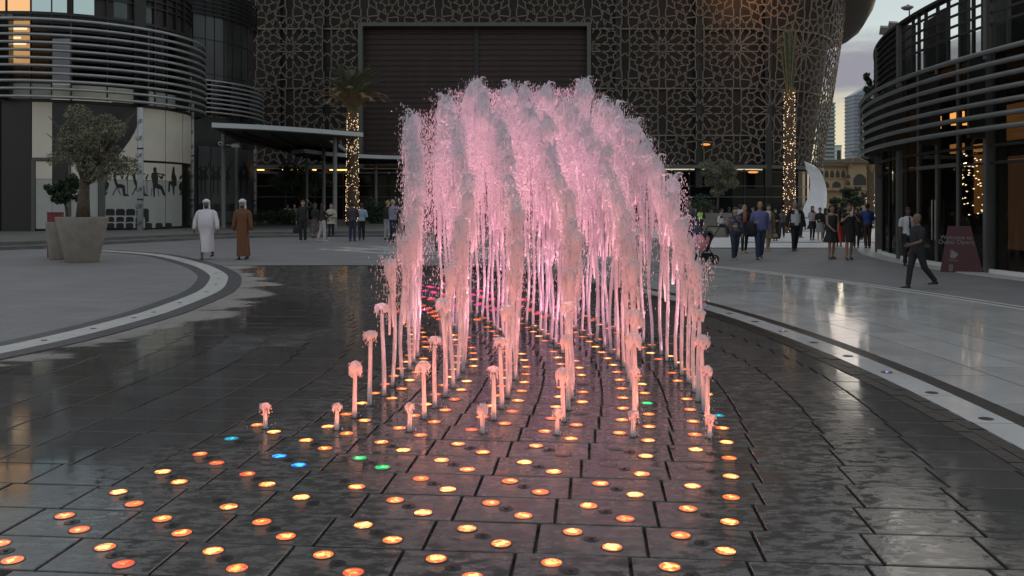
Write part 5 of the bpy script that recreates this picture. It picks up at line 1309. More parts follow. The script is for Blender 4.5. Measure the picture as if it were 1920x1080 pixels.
# ------------------------------------------------------------------ people
SKIN = {'light': mat('skin_light', (.42,.25,.18), .5), 'tan': mat('skin_tan', (.30,.165,.105), .5), 'brown': mat('skin_brown', (.16,.085,.055), .5), 'dark': mat('skin_dark', (.085,.048,.035), .5)}
M_hair = mat('hair_black', (.012,.010,.009), .45); M_hairb = mat('hair_brown', (.05,.03,.018), .5); M_blond = mat('hair_blond', (.30,.19,.085), .5); M_greyhair = mat('hair_grey', (.20,.19,.18), .6)
M_eye = mat('eye_dark', (.015,.012,.011), .25); M_lip = mat('lip', (.22,.08,.07), .5); M_shoe = mat('shoe_black', (.015,.014,.014), .35); M_beige = mat('shoe_beige', (.32,.22,.15), .5); M_shoew = mat('shoe_white', (.55,.54,.52), .5); M_leather = mat('sandal_brown', (.05,.028,.018), .5)
def cloth(name, c, var=.10): return mat('cloth_'+name, c, .8, noise=var, nscale=9, bump=.25, bscale=14)
def plaid(name, c1, c2, c3, s=26):
    key = 'cloth_'+name
    if key in MATS: return MATS[key]
    m = bpy.data.materials.new(key); m.use_nodes = True; MATS[key] = m
    nt, N, L, B = nodes(m); tc = N.new('ShaderNodeTexCoord'); B.inputs['Roughness'].default_value = .85; last = None
    for i, ax in enumerate(('X', 'Z')):
        wv = N.new('ShaderNodeTexWave'); wv.bands_direction = ax; wv.inputs['Scale'].default_value = s*.3; L.new(tc.outputs['Object'], wv.inputs['Vector'])
        f = range_(N, L, wv.outputs['Fac'], .4, .6, 0, .75); mx = N.new('ShaderNodeMix'); mx.data_type = 'RGBA'; L.new(f, mx.inputs['Factor'])
        if last is None: mx.inputs['A'].default_value = (*c1, 1)
        else: L.new(last, mx.inputs['A'])
        mx.inputs['B'].default_value = (*(c2, c3)[i], 1); last = mx.outputs['Result']
    L.new(last, B.inputs['Base Color']); return m
def blotch(name, c1, c2, s=14, a=.47, b=.55):
    key = 'cloth_'+name
    if key in MATS: return MATS[key]
    m = bpy.data.materials.new(key); m.use_nodes = True; MATS[key] = m
    nt, N, L, B = nodes(m); tc = N.new('ShaderNodeTexCoord'); B.inputs['Roughness'].default_value = .8
    f = range_(N, L, noise_(N, L, tc.outputs['Object'], s, 2), a, b, 0, 1); mx = N.new('ShaderNodeMix'); mx.data_type = 'RGBA'; L.new(f, mx.inputs['Factor'])
    mx.inputs['A'].default_value = (*c1, 1); mx.inputs['B'].default_value = (*c2, 1); L.new(mx.outputs['Result'], B.inputs['Base Color']); return m
PENDING = []
def later(o, voxel, extra=None, extra_mats=None, smooth=3):
    m = o.modifiers.new('r', 'REMESH'); m.mode = 'VOXEL'; m.voxel_size = voxel
    s = o.modifiers.new('s', 'SMOOTH'); s.factor = .5; s.iterations = smooth
    PENDING.append((o, extra, extra_mats))
def finish_pending():
    bpy.context.view_layer.update(); dg = bpy.context.evaluated_depsgraph_get()
    for o, extra, em in PENDING:
        me = bpy.data.meshes.new_from_object(o.evaluated_get(dg)); o.modifiers.clear(); name = o.data.name; base = list(o.data.materials)
        if extra is not None and extra.v:
            bm = bmesh.new(); bm.from_mesh(me); vs_ = [bm.verts.new(v) for v in extra.v]
            for f, mi in zip(extra.f, extra.m):
                try: fc = bm.faces.new([vs_[i] for i in f]); fc.material_index = mi
                except ValueError: pass
            bm.to_mesh(me); bm.free()
            me.materials.clear()
            for m in base+(em or []): me.materials.append(m)
        me.polygons.foreach_set('use_smooth', [True]*len(me.polygons)); o.data = me; me.name = name
    PENDING.clear()
def rot2(v, a): return Vector((v[0]*math.cos(a)-v[1]*math.sin(a), v[0]*math.sin(a)+v[1]*math.cos(a), v[2]))
ARM = {'down': ((.16, .03, -1), (.06, -.16, -1)), 'swing_f': ((.18, -.30, -1), (.02, -.55, -.85)), 'swing_b': ((.20, .32, -1), (.12, .05, -1)),
       'bent': ((.22, .05, -1), (-.35, -1, .05)), 'phone': ((.35, -.45, -.75), (-.62, -.55, .75)), 'up_head': ((.75, -.25, .35), (-.65, -.1, .75)), 'raise': ((.35, -.75, -.2), (.05, -.35, 1)),
       'hold': ((.25, -.2, -1), (-.55, -.75, -.1)), 'out': ((.55, -.1, -.8), (.45, -.3, -.7)), 'low_front': ((.12, -.25, -1), (-.35, -.55, -.6)), 'forward': ((.10, -.7, -.7), (-.1, -1, .15))}
def person(label, px, ytop, yfeet, face=0, z0=0, skin='tan', female=False, fat=1.0, stride=0, arms=('down', 'down'), top=None, bottom=None, dress=None, hair='short', hairm=None, shoes=None, fine=False, head=(0, 0), Y=None, h=None, sit=False, extra=None, sleeve='long', group=None, heel=False):
    if Y is None: Y = (EYE-z0)*FPX/(yfeet-HOR)
    if h is None: h = zat(ytop, Y)-z0
    s = h/1.75; t = thing('person', label, 'person', (gx(px, Y), Y, z0), math.radians(face), group)
    S = lambda p: Vector(p)*s
    sw = .185 if not female else .155; hw = .085
    lift = 0
    # legs
    legs = []
    for sx, sg in ((-1, 1), (1, -1)):
        th = math.radians(stride)*sg; kb = math.radians(8 if th >= 0 else max(8, abs(stride)*1.5))
        if stride == 0: th = math.radians(2*sg); kb = math.radians(4)
        hip = Vector((sx*hw, 0, .93))
        if sit: th, kb = math.radians(82), math.radians(80)
        knee = hip+Vector((sx*.005, -math.sin(th), -math.cos(th)))*.43
        a2 = th-kb; ank = knee+Vector((sx*.003, -math.sin(a2), -math.cos(a2)))*.43
        legs.append((hip, knee, ank, a2))
    zmin = min(l[2].z for l in legs); dz = .075-zmin+(.05 if heel else 0)
    if sit: dz = -.45*0+ (.43-.93+.10 if False else dz)
    o_ = Vector((0, 0, dz)); legs = [(a+o_, b+o_, c+o_, d) for a, b, c, d in legs]
    sh = Vector((0, 0, dz))
    lean = Vector((0, -.02 if stride else 0, 0))
    fb = fat
    torso = [(0,.005,.82,.12,.095),(0,.01,.90,.165,.115),(0,.008,.98,.158,.108),(0,0,1.08,.140 if not female else .122,.098),(0,0,1.20,.155 if not female else .135,.108),(0,-.002,1.31,.172 if not female else .148,.112),(0,.004,1.39,.165 if not female else .14,.092),(0,.01,1.44,.115,.075),(0,.01,1.475,.062,.06),(0,.0,1.52,.055,.058)]
    tors = []
    for (x, y, z, rx, ry) in torso:
        b = math.exp(-((z-1.08)/.16)**2); k = 1+(fb-1)*(.55+.7*b)*max(.12, min(1, (1.47-z)/.14))
        tors.append((x, y-(fb-1)*.10*b, z+dz, rx*k, ry*k*(1+(fb-1)*.5*b)))
    H = Vector((0, -.005, 1.61+dz)); hy, hp = math.radians(head[0]), math.radians(head[1])
    HM = Matrix.Translation(H) @ Matrix.Rotation(hy, 4, 'Z') @ Matrix.Rotation(hp, 4, 'X')
    headsec = [(0,-.030,-.105,.028,.030),(0,-.022,-.09,.046,.056),(0,-.012,-.06,.060,.078),(0,-.006,-.02,.070,.090),(0,0,.02,.075,.096),(0,.004,.06,.074,.095),(0,.006,.095,.062,.082),(0,.008,.122,.040,.055),(0,.008,.134,.014,.02)]
    def arm_pts(i):
        sx = (-1, 1)[i]; A = ARM[arms[i]] if isinstance(arms[i], str) else arms[i]
        s0 = Vector((sx*sw*(1+(fb-1)*.42), .005, 1.385+dz)); d1 = Vector((A[0][0]*sx, A[0][1], A[0][2])).normalized(); d2 = Vector((A[1][0]*sx, A[1][1], A[1][2])).normalized()
        e = s0+d1*.285; wr_ = e+d2*.25; return s0, e, wr_, d2
    AP = [arm_pts(0), arm_pts(1)]
    # --- body: one continuous skin
    mb = MB(); mb.stack([(x*s, y*s, z*s, rx*s, ry*s) for x, y, z, rx, ry in tors], 16)
    mb.stack([(x*s, y*s, z*s, rx*s, ry*s) for x, y, z, rx, ry in headsec], 16, 0, True, Matrix.Translation(H*s) @ Matrix.Rotation(hy, 4, 'Z') @ Matrix.Rotation(hp, 4, 'X'))
    HS = Matrix.Translation(H*s) @ Matrix.Rotation(hy, 4, 'Z') @ Matrix.Rotation(hp, 4, 'X') @ Matrix.Scale(s, 4)
    hv = lambda p: HS @ Vector(p)
    mb.tube([hv((0,-.085,.025)), hv((0,-.108,-.018)), hv((0,-.090,-.03))], [.012*s, .017*s, .012*s], 8)
    for sx in (-1, 1): mb.tube([hv((sx*.070,.01,.02)), hv((sx*.084,.018,.0)), hv((sx*.072,.01,-.03))], [.014*s, .015*s, .010*s], 6)
    for hip, knee, ank, a2 in legs:
        mb.tube([S(hip+Vector((0,0,.04))), S(hip.lerp(knee, .4)), S(knee), S(knee.lerp(ank, .3)), S(ank)], [.088*s*(1+(fb-1)*.6), .074*s, .053*s, .052*s, .036*s], 10)
        toe = Vector((0, -.165, -.055)); mb.tube([S(ank+Vector((0,.04,-.045))), S(ank+Vector((0,-.05,-.04))), S(ank+toe)], [.032*s, .034*s, .022*s], 8)
    for s0, e, wr_, d2 in AP: mb.tube([S(s0), S(s0.lerp(e, .4)), S(e), S(e.lerp(wr_, .3)), S(wr_), S(wr_+d2*.02)], [.056*s, .046*s, .038*s, .037*s, .026*s, .025*s], 10)
    ex = MB()
    # hands: palm, four unequal fingers, thumb at the side
    for i, (s0, e, wr_, d2) in enumerate(AP):
        sx = (-1, 1)[i]; inward = Vector((-sx, -.2, 0)); nrm = (inward-d2*inward.dot(d2)).normalized(); side = d2.cross(nrm).normalized()
        if side.y > 0: side = -side
        pm = wr_+d2*.075
        R = []
        for (q, wd, th_) in ((-.015, .026, .020), (.03, .037, .016), (.07, .041, .015), (.09, .036, .011)):
            c = wr_+d2*q; R.append([S(c+side*wd*math.cos(2*PI*k/10)+nrm*th_*math.sin(2*PI*k/10)) for k in range(10)])
        ex.rings(R, 0)
        curl = .5 if arms[i] in ('down', 'swing_f', 'swing_b', 'out') else 1.0
        for f, ln_ in enumerate((.068, .078, .072, .055)):
            b = wr_+d2*.082+side*(.030-.020*f); d3 = (d2+nrm*.35*curl).normalized(); d4 = (d2+nrm*1.1*curl).normalized()
            ex.tube([S(b-d2*.012), S(b+d3*ln_*.45), S(b+d3*ln_*.45+d4*ln_*.5)], [.0095*s, .0088*s, .0066*s], 6, 0)
        b = wr_+d2*.028+side*.030; ex.tube([S(b-side*.008), S(b+side*.022+d2*.026+nrm*.012), S(b+side*.022+d2*.058+nrm*.024)], [.012*s, .010*s, .0075*s], 6, 0)
    # face
    for sx in (-1, 1):
        ex.ball(hv((sx*.029,-.088,.012)), (.011*s, .007*s, .0065*s), 5, 1)
        ex.tube([hv((sx*.014,-.094,.031)), hv((sx*.030,-.095,.036)), hv((sx*.047,-.084,.030))], .0045*s, 5, 1)
    ex.tube([hv((-.022,-.083,-.053)), hv((0,-.090,-.051)), hv((.022,-.083,-.053))], [.004*s, .007*s, .004*s], 5, 2)
    body = mb.build('body', SKIN[skin], t); later(body, (.011 if fine else .015)*s, ex, [M_eye, M_lip], 2)
    # --- clothes
    def loose(pts, g, rads): return [(p, r+g) for p, r in zip(pts, rads)]
    if top:
        g = .014; mb = MB(); tt = [q for q in tors if q[2]-dz >= (.88 if bottom else .84) and q[2]-dz <= 1.48]
        mb.stack([((x*s, y*s, z*s, (rx+g)*s, (ry+g)*s)) for x, y, z, rx, ry in tt], 18)
        for s0, e, wr_, d2 in AP:
            if sleeve == 'long': P = [s0+Vector((0, 0, .012)), s0.lerp(e, .12), s0.lerp(e, .5), e, e.lerp(wr_, .5), wr_-d2*.005]; r_ = [.070, .070, .062, .054, .048, .040]
            elif sleeve == 'short': P = [s0+Vector((0, 0, .012)), s0.lerp(e, .12), s0.lerp(e, .5), s0.lerp(e, .80)]; r_ = [.074, .076, .070, .066]
            else: continue
            P = [s0.lerp(Vector((0, 0, s0.z)), .5)+Vector((0, 0, .025)), s0.lerp(Vector((0, 0, s0.z)), .12)]+P[1:]; r_ = [.045, .066]+r_[1:]
            mb.tube([S(p) for p in P], [q*s for q in r_], 10)
        o = mb.build('shirt' if not isinstance(top, tuple) else top[1], top if not isinstance(top, tuple) else top[0], t); later(o, .015*s, None, None, 2)
    if bottom:
        m_, kind = bottom
        mb = MB()
        if kind == 'trousers':
            mb.stack([((x*s, y*s, z*s, (rx+.012)*s, (ry+.012)*s)) for x, y, z, rx, ry in tors if .80 <= z-dz <= .99], 16)
            for hip, knee, ank, a2 in legs: mb.tube([S(hip+Vector((0,0,.02))), S(hip.lerp(knee, .4)), S(knee), S(knee.lerp(ank, .45)), S(ank+(knee-ank)*.02)], [(.105+.06*(fb-1))*s, .092*s, .075*s, .066*s, .060*s], 10)
            o = mb.build('trousers', m_, t); later(o, .015*s, None, None, 2)
        elif kind == 'leggings':
            mb.stack([((x*s, y*s, z*s, (rx+.006)*s, (ry+.006)*s)) for x, y, z, rx, ry in tors if .80 <= z-dz <= .99], 16)
            for hip, knee, ank, a2 in legs: mb.tube([S(hip+Vector((0,0,.02))), S(hip.lerp(knee, .4)), S(knee), S(knee.lerp(ank, .3)), S(ank+(knee-ank)*.03)], [.096*s, .082*s, .061*s, .059*s, .044*s], 10)
            o = mb.build('leggings', m_, t); later(o, .014*s, None, None, 2)
    if dress:
        m_, hem, flare, name = dress[:4]; up = dress[4] if len(dress) > 4 else 1.46; g = .016
        ph = random.Random(label).uniform(0, 6)
        fold = lambda a, z: 1+(.085*math.sin(5*a+ph+z*1.5)+.045*math.sin(9*a+2*ph+z*4))*max(0, min(1, (1.0*s-z)/(.5*s)))
        sec = []; cx_ = sum(l[2].x for l in legs)/2; cyl = sum(l[2].y for l in legs)/2; spread = abs(legs[0][2].y-legs[1][2].y)/2
        for q in range(6):
            z = hem+(.86-hem)*q/6; f = 1-q/6; rx = .165+flare*f; ry = .125+flare*f+spread*.75*f; sec.append((0, (cyl*f)*s, (z+dz)*s, rx*s*(1+(fb-1)*.5), ry*s*(1+(fb-1)*.6)))
        for x, y, z, rx, ry in tors:
            if .86 <= z-dz <= up: sec.append((x*s, y*s, z*s, (rx+g)*s, (ry+g)*s))
        mb = MB(); mb.stack(sec, 44, 0, False, None, fold); o = mb.build(name, m_, t, True)
        if sleeve in ('long', 'short') and not top:
            mb = MB()
            for s0, e, wr_, d2 in AP:
                P = [s0.lerp(Vector((0, 0, s0.z)), .55)+Vector((0, 0, .030)), s0.lerp(Vector((0, 0, s0.z)), .15)+Vector((0, 0, .004)), s0.lerp(e, .15), s0.lerp(e, .5), e, e.lerp(wr_, .5), wr_]; r_ = [.040, .062, .070, .068, .066, .060, .056]
                if sleeve == 'short': P, r_ = P[:4], r_[:4]
                mb.tube([S(p) for p in P], [q*s for q in r_], 12)
            mb.build('sleeves', m_, t, True)
    # --- shoes
    if shoes is not None:
        for hip, knee, ank, a2 in legs:
            mb = MB(); b = ank+Vector((0, 0, -.075-(.05 if heel else 0))); 
            R = []
            for (y, wd, hz) in ((.055, .028, .05), (.04, .036, .075), (-.03, .040, .068), (-.10, .044, .05), (-.16, .038, .038), (-.19, .02, .02)):
                up_ = .05*max(0, min(1, (y+.12)/.15)) if heel else 0
                R.append([S(b+Vector((wd*math.cos(2*PI*k/10), y, up_+max(.0, hz*(.5+.55*math.sin(2*PI*k/10)))))) for k in range(10)])
            mb.rings(R)
            if heel: mb.tube([S(b+Vector((0, .045, .06))), S(b+Vector((0, .05, 0)))], [.012*s, .006*s], 6)
            mb.build('shoe', shoes, t, True)
    # --- hair and headwear
    def hs(sec, name, m_, n=18): 
        mb = MB(); mb.stack([(x*s, y*s, z*s, rx*s, ry*s) for x, y, z, rx, ry in sec], n, 0, True, Matrix.Translation(H*s) @ Matrix.Rotation(hy, 4, 'Z') @ Matrix.Rotation(hp, 4, 'X')); return mb.build(name, m_, t, True)
    hm = hairm or M_hair
    if hair == 'short': hs([(0,.030,-.04,.055,.068),(0,.026,.0,.076,.080),(0,.022,.04,.082,.088),(0,.010,.065,.083,.100),(0,.008,.10,.070,.090),(0,.008,.128,.046,.062),(0,.008,.142,.016,.022)], 'hair', hm)
    elif hair == 'bald': hs([(0,.045,-.045,.05,.052),(0,.040,.0,.070,.064),(0,.040,.03,.072,.064),(0,.042,.045,.066,.058)], 'hair', hm)
    elif hair == 'long':
        hs([(0,.055,-.24,.075,.045),(0,.05,-.15,.090,.060),(0,.042,-.06,.088,.072),(0,.028,.02,.086,.086),(0,.012,.065,.085,.100),(0,.010,.105,.070,.088),(0,.010,.134,.042,.056),(0,.010,.146,.012,.02)], 'hair', hm)
    elif hair == 'scarf':
        hs([(0,.0,-.20,.130,.100),(0,.01,-.14,.100,.090),(0,.022,-.08,.084,.086),(0,.026,-.02,.086,.086),(0,.024,.04,.087,.090),(0,.010,.07,.087,.104),(0,.008,.11,.070,.086),(0,.008,.143,.02,.03)], 'headscarf', hm)
    elif hair == 'ghutra':
        hs([(0,.060,-.16,.105,.045),(0,.055,-.10,.100,.060),(0,.045,-.04,.096,.072),(0,.034,.02,.094,.082),(0,.012,.052,.096,.108),(0,.008,.075,.100,.114),(0,.006,.115,.080,.094),(0,.006,.142,.046,.058),(0,.006,.152,.014,.02)], 'head_cloth', hm)
        mb = MB()
        for q in (.062, .088): mb.tube([HS @ Vector((.101*math.cos(a*PI/12), .008+.115*math.sin(a*PI/12), q)) for a in range(25)], .011*s, 6)
        mb.build('head_wrap', hm, t, True)
    if extra: extra(t, s, dict(H=H, HS=HS, AP=AP, S=S, dz=dz, legs=legs))
    return t
def beard(m_=None):
    def f(t, s, d):
        mb = MB(); mb.stack([(0,-.040*s,-.118*s,.030*s,.030*s),(0,-.034*s,-.10*s,.050*s,.058*s),(0,-.026*s,-.07*s,.062*s,.068*s),(0,-.020*s,-.040*s,.068*s,.066*s)], 14, 0, True, Matrix.Translation(d['H']*s)); mb.build('beard', m_ or M_hair, t, True)
    return f
def both(*fs):
    def f(t, s, d):
        for q in fs: q(t, s, d)
    return f
def bag(i, m_, size=(.16, .09, .26), drop=.30, name='handbag'):
    def f(t, s, d):
        w_ = d['AP'][i][2]+d['AP'][i][3]*.09; mb = MB(); c = w_+Vector((0, 0, -drop))
        x, y, z = [q for q in size]; R = [[d['S'](c+Vector((a*x*k, b*y*k, hz))) for a, b in ((-1,-1),(1,-1),(1,1),(-1,1))] for hz, k in ((-z*.5, .95), (-z*.1, 1.0), (z*.45, .75))]
        mb.rings(R); mb.tube([d['S'](c+Vector((-x*.5, 0, z*.42))), d['S'](w_+Vector((-.02, 0, .0))), d['S'](w_+Vector((.02, 0, .0))), d['S'](c+Vector((x*.5, 0, z*.42)))], .010*s, 6)
        o = mb.build(name, m_, None); o.location = t.location; o.rotation_euler = t.rotation_euler; tag(o, f.label, 'bag')
    return f
def held(i, m_, dims, name, label, off=(0, 0, 0)):
    def f(t, s, d):
        w_ = d['AP'][i][2]+d['AP'][i][3]*.085+Vector(off); mb = MB(); mb.cbox(d['S'](w_), [q*s for q in dims]); o = mb.build(name, m_, None); o.location = t.location; o.rotation_euler = t.rotation_euler; tag(o, label, 'phone')
    return f
def tie(m_):
    def f(t, s, d):
        dz = d['dz']; mb = MB(); P = [(-.015, -.105, 1.43+dz), (.015, -.105, 1.43+dz), (.035, -.145, 1.08+dz), (0, -.145, 1.03+dz), (-.035, -.145, 1.08+dz)]
        P = [(-.02, -.092, 1.45), (.02, -.092, 1.45), (.017, -.135, 1.36), (.035, -.142, 1.14), (0, -.138, 1.08), (-.035, -.142, 1.14), (-.017, -.135, 1.36)]
        a = [d['S'](Vector((x, y-.012, z+dz))) for x, y, z in P]; b = [d['S'](Vector((x, y+.004, z+dz))) for x, y, z in P]
        mb.rings([a, b]); mb.build('tie', m_, t)
    return f
def jacket(m_, open_=True, length=.80, collar=True):
    def f(t, s, d):
        dz = d['dz']; mb = MB(); R = []
        for (z, rx, ry) in ((length, .205, .150), (.95, .195, .145), (1.08, .178, .135), (1.2, .185, .14), (1.32, .196, .140), (1.41, .185, .118), (1.455, .115, .088)):
            row = []
            for k in range(21):
                a = -PI/2+math.radians(24 if open_ else 3)+(2*PI-2*math.radians(24 if open_ else 3))*k/20; row.append(d['S'](Vector((rx*math.cos(a), ry*math.sin(a), z+dz))))
            R.append(row)
        mb.rings(R, 0, False, False); Ri = [[p*1.0+Vector((0, 0, 0)) for p in r] for r in R]
        for s0, e, wr_, d2 in d['AP']:
            mb.tube([d['S'](p) for p in (s0.lerp(Vector((0, 0, s0.z)), .35), s0+Vector((0, 0, .015)), s0.lerp(e, .5), e, e.lerp(wr_, .5), wr_)], [q*s for q in (.075, .080, .072, .062, .054, .047)], 10)
        o = mb.build('jacket', m_, t, True); md = o.modifiers.new('s', 'SOLIDIFY'); md.thickness = .012*s
    return f
def vest(m_, band):
    def f(t, s, d):
        dz = d['dz']; 
        for (name, mm, zs) in (('safety_vest', m_, ((.92, .185, .135), (1.08, .165, .122), (1.2, .178, .130), (1.32, .192, .134), (1.41, .182, .112), (1.46, .10, .08))), ('reflective_band', band, ((1.04, .176, .130), (1.10, .176, .130)))):
            mb = MB(); mb.rings([[d['S'](Vector((rx*math.cos(2*PI*k/20), ry*math.sin(2*PI*k/20), z+dz))) for k in range(20)] for z, rx, ry in zs], 0, False); mb.build(name, mm, t, True)
    return f
def shawl(m_, name='scarf'):
    def f(t, s, d):
        dz = d['dz']; mb = MB(); mb.tube([d['S'](Vector((.085*math.cos(a*PI/8), .01+.085*math.sin(a*PI/8), 1.47+dz))) for a in range(17)], .035*s, 8)
        mb.tube([d['S'](Vector(p)+Vector((0, 0, dz))) for p in ((-.02, -.09, 1.46), (-.03, -.15, 1.32), (-.04, -.155, 1.12))], [.04*s, .05*s, .045*s], 8, 0, True, 1.4); mb.build(name, m_, t, True)
    return f
K = cloth
white_robe, brown_robe = K('white_robe', (.66,.61,.64), .05), K('brown_robe', (.16,.062,.026), .10); black = K('black', (.014,.014,.016)); navy = K('navy', (.02,.025,.05)); jeans = K('jeans', (.03,.045,.085), .2); denim2 = K('dark_jeans', (.022,.035,.05), .25); ltblue = K('light_blue', (.30,.36,.45)); white_c = K('white', (.55,.53,.55), .05)
def pants(m): return (m, 'trousers')
# the two robed men
person('heavily built person in a white robe and white head cloth walking towards the viewer', 387, 373, 487, 4, 0, 'brown', fat=1.42, stride=14, arms=(((.42, .15, -1), (.02, -.35, -1)), ((.34, -.25, -1), (.16, -.20, -1))), dress=(white_robe, .24, -.035, 'robe', 1.48), hair='ghutra', hairm=K('ghutra_white', (.66,.64,.68), .04), shoes=M_leather, fine=True, extra=beard())
person('slim person in a long brown robe and white head cloth beside the one in white', 454.5, 373.5, 487, -3, 0, 'tan', stride=7, arms=(((.18, .05, -1), (.10, -.06, -1)), ((.18, -.02, -1), (.10, -.05, -1))), dress=(brown_robe, .10, .015, 'robe', 1.48), hair='ghutra', hairm=K('ghutra_white', (.66,.64,.68)), shoes=M_shoe, fine=True, extra=beard())
# group left of the palm
b1 = bag(0, black, (.13, .07, .26), .28); b1.label = 'black handbag hanging from the hand of the person all in black'
person('person all in black with one hand raised to the brow', 568, 375, 454, 6, 0, 'light', True, 1.12, 0, (((.25, .0, -1), (.1, -.1, -1)), 'up_head'), top=black, bottom=pants(black), hair='short', hairm=M_hairb, shoes=M_beige, extra=b1)
person('person in black top and sheer patterned skirt behind the white trousers', 591, 381, 446, 160, 0, 'light', True, 1.0, 4, ('down', 'bent'), top=black, dress=(blotch('sheer_print', (.05,.035,.035), (.13,.09,.085)), .32, .09, 'skirt', .98), hair='long', hairm=M_hairb, shoes=M_shoe)
person('person in dark brown jumper and white trousers with long black hair, turned to the right', 605, 381, 453, 118, 0, 'tan', True, 1.0, 8, ('forward', 'bent'), top=K('dark_brown', (.035,.027,.022)), bottom=(K('white_trouser', (.46,.44,.44), .06), 'trousers'), hair='long', shoes=M_shoew)
person('person in a cream tunic and black leggings facing the viewer near the canopy column', 621, 381, 448, 12, 0, 'light', True, 1.0, 5, ('bent', 'hold'), dress=(K('cream', (.42,.38,.31), .06), .74, .05, 'tunic', 1.46), bottom=(black, 'leggings'), hair='long', hairm=M_hair, shoes=M_shoew)
person('person seen from behind in dark plaid shirt and jeans below the lit palm', 661, 378, 452.5, 172, 0, 'brown', False, 1.05, 0, ('hold', 'bent'), top=plaid('dark_plaid', (.05,.03,.045), (.025,.015,.02), (.09,.06,.08)), bottom=pants(K('navy_jean', (.025,.03,.06), .2)), hair='short', shoes=M_shoe)
person('person seen from behind in a light blue shirt and black trousers beside the lit palm', 678, 381, 450.5, 190, 0, 'brown', False, 1.0, 5, ('bent', 'hold'), top=ltblue, bottom=pants(black), hair='short', shoes=M_leather)
person('blond person in black mostly hidden behind the plaid shirt at the fountain edge', 727, 376, 450, 150, 0, 'light', True, 1.1, 0, ('down', 'down'), top=black, bottom=pants(K('pale_trouser', (.35,.34,.36))), hair='short', hairm=M_blond, shoes=M_shoe)
person('bald person in checked shirt and navy trousers raising a hand beside the fountain', 736.5, 374, 454, 125, 0, 'light', False, 1.18, 0, ('raise', 'down'), top=plaid('check', (.36,.33,.40), (.10,.08,.13), (.20,.17,.24), 30), bottom=pants(navy), hair='bald', hairm=M_greyhair, sleeve='short', shoes=M_shoe)
person('small child in a pale flowered dress beside the checked shirt', 750.5, 403, 453, 110, 0, 'light', True, 1.15, 0, ('down', 'down'), dress=(blotch('flower_print', (.46,.36,.30), (.30,.17,.14), 30), .25, .08, 'dress', 1.46), sleeve='short', hair='long', hairm=M_blond, shoes=M_beige)
person('person in a white shirt at the left edge of the water, seen from behind', 764, 379, 452, 175, 0, 'brown', False, 1.0, 0, ('hold', 'down'), top=K('lavender_white', (.50,.49,.60), .05), bottom=pants(navy), hair='short', shoes=M_shoe)
person('dark clad person standing on the pale band, seen through the falling water', 824, 380, 470, 160, 0, 'brown', False, 1.05, 0, ('hold', 'hold'), top=K('rust', (.20,.06,.03)), bottom=pants(black), hair='short', shoes=M_shoe)
person('person in pale top and dark trousers seen dimly through the water on the right', 1122, 381, 462, 140, 0, 'tan', False, 1.05, 0, ('hold', 'down'), top=black, bottom=pants(black), hair='short', shoes=M_shoe)
# right of the fountain
person('dark haired person in grey shirt looking down at a phone beside the water', 1291, 369, 486, -60, 0, 'tan', False, 1.05, 0, ('bent', 'forward'), top=K('grey_shirt', (.06,.052,.055)), bottom=pants(navy), hair='short', shoes=M_shoe, head=(0, 22), sleeve='short', extra=held(1, M_black, (.05, .10, .012), 'phone', 'dark phone in the hand of the person in the grey shirt'))
person('small child in a blue checked shirt next to the person with the phone', 1306, 414, 466, 150, 0, 'tan', False, 1.15, 0, ('bent', 'bent'), top=plaid('blue_plaid', (.03,.045,.075), (.16,.20,.27), (.05,.06,.09), 36), bottom=pants(denim2), hair='short', shoes=M_shoe)
person('person in a yellow-green safety vest seen from behind right of the water', 1313, 388, 445, 165, 0, 'dark', False, 1.1, 3, ('hold', 'down'), top=black, bottom=pants(black), hair='short', shoes=M_shoe, extra=vest(mat('hi_vis', (.36,.58,.035), .6), mat('reflective_grey', (.35,.35,.36), .4)))
person('person in a blue top behind the safety vest', 1304, 390, 441, 10, 0, 'light', True, 1.0, 0, ('bent', 'down'), top=K('royal_blue', (.03,.07,.26)), bottom=pants(black), hair='long', shoes=M_shoe)
person('small boy in white shirt and black waistcoat sitting on the low concrete planter', 1351, 407, 446, 50, .10, 'light', False, 1.1, 0, ('bent', 'bent'), top=K('white', (.55,.53,.55), .05), bottom=pants(black), hair='short', shoes=M_shoe, sit=True, Y=44.3, h=1.62*.95, extra=vest(black, black))
person('dark haired person in shiny patterned jacket and jeans at the front of the crowd', 1378.5, 388, 488, 8, 0, 'light', True, 1.12, 9, ('bent', 'down'), top=blotch('shiny_print', (.035,.028,.04), (.15,.13,.16), 10), bottom=(denim2, 'trousers'), hair='short', hairm=M_hair, shoes=M_beige)
person('person in an orange scarf and dark coat between the patterned jacket and the blue shirt', 1396, 384, 475, 4, 0, 'light', True, 1.08, 6, ('down', 'bent'), dress=(K('blue_black', (.012,.014,.026)), .62, .05, 'coat', 1.46), bottom=(black, 'leggings'), hair='short', hairm=M_blond, shoes=M_beige, extra=shawl(K('orange_scarf', (.30,.10,.06), .2)))
def carried(t, s, d):
    e, w_ = d['AP'][0][1], d['AP'][0][2]; mb = MB(); c = (e+w_)/2
    R = []
    for (z, k) in ((.05, .5), (.02, .9), (-.10, 1.0), (-.28, 1.1), (-.42, .8)):
        R.append([d['S'](c+Vector((-.05+.14*k*math.cos(a*PI/8)*(1+.1*math.sin(a*2)), -.02+.10*k*math.sin(a*PI/8), z))) for a in range(16)])
    mb.rings(R); o = mb.build('folded_jacket', black, None, True); o.location = t.location; o.rotation_euler = t.rotation_euler; tag(o, 'black jacket carried over the arm of the person in the blue-violet shirt', 'jacket')
person('bald person in a blue-violet shirt and jeans striding to the viewer', 1425, 377, 487, -4, 0, 'tan', False, 1.16, 11, ('bent', 'swing_b'), top=K('violet_blue', (.11,.115,.25), .08), bottom=pants(jeans), hair='bald', hairm=M_hairb, shoes=M_shoe, fine=True, extra=carried)
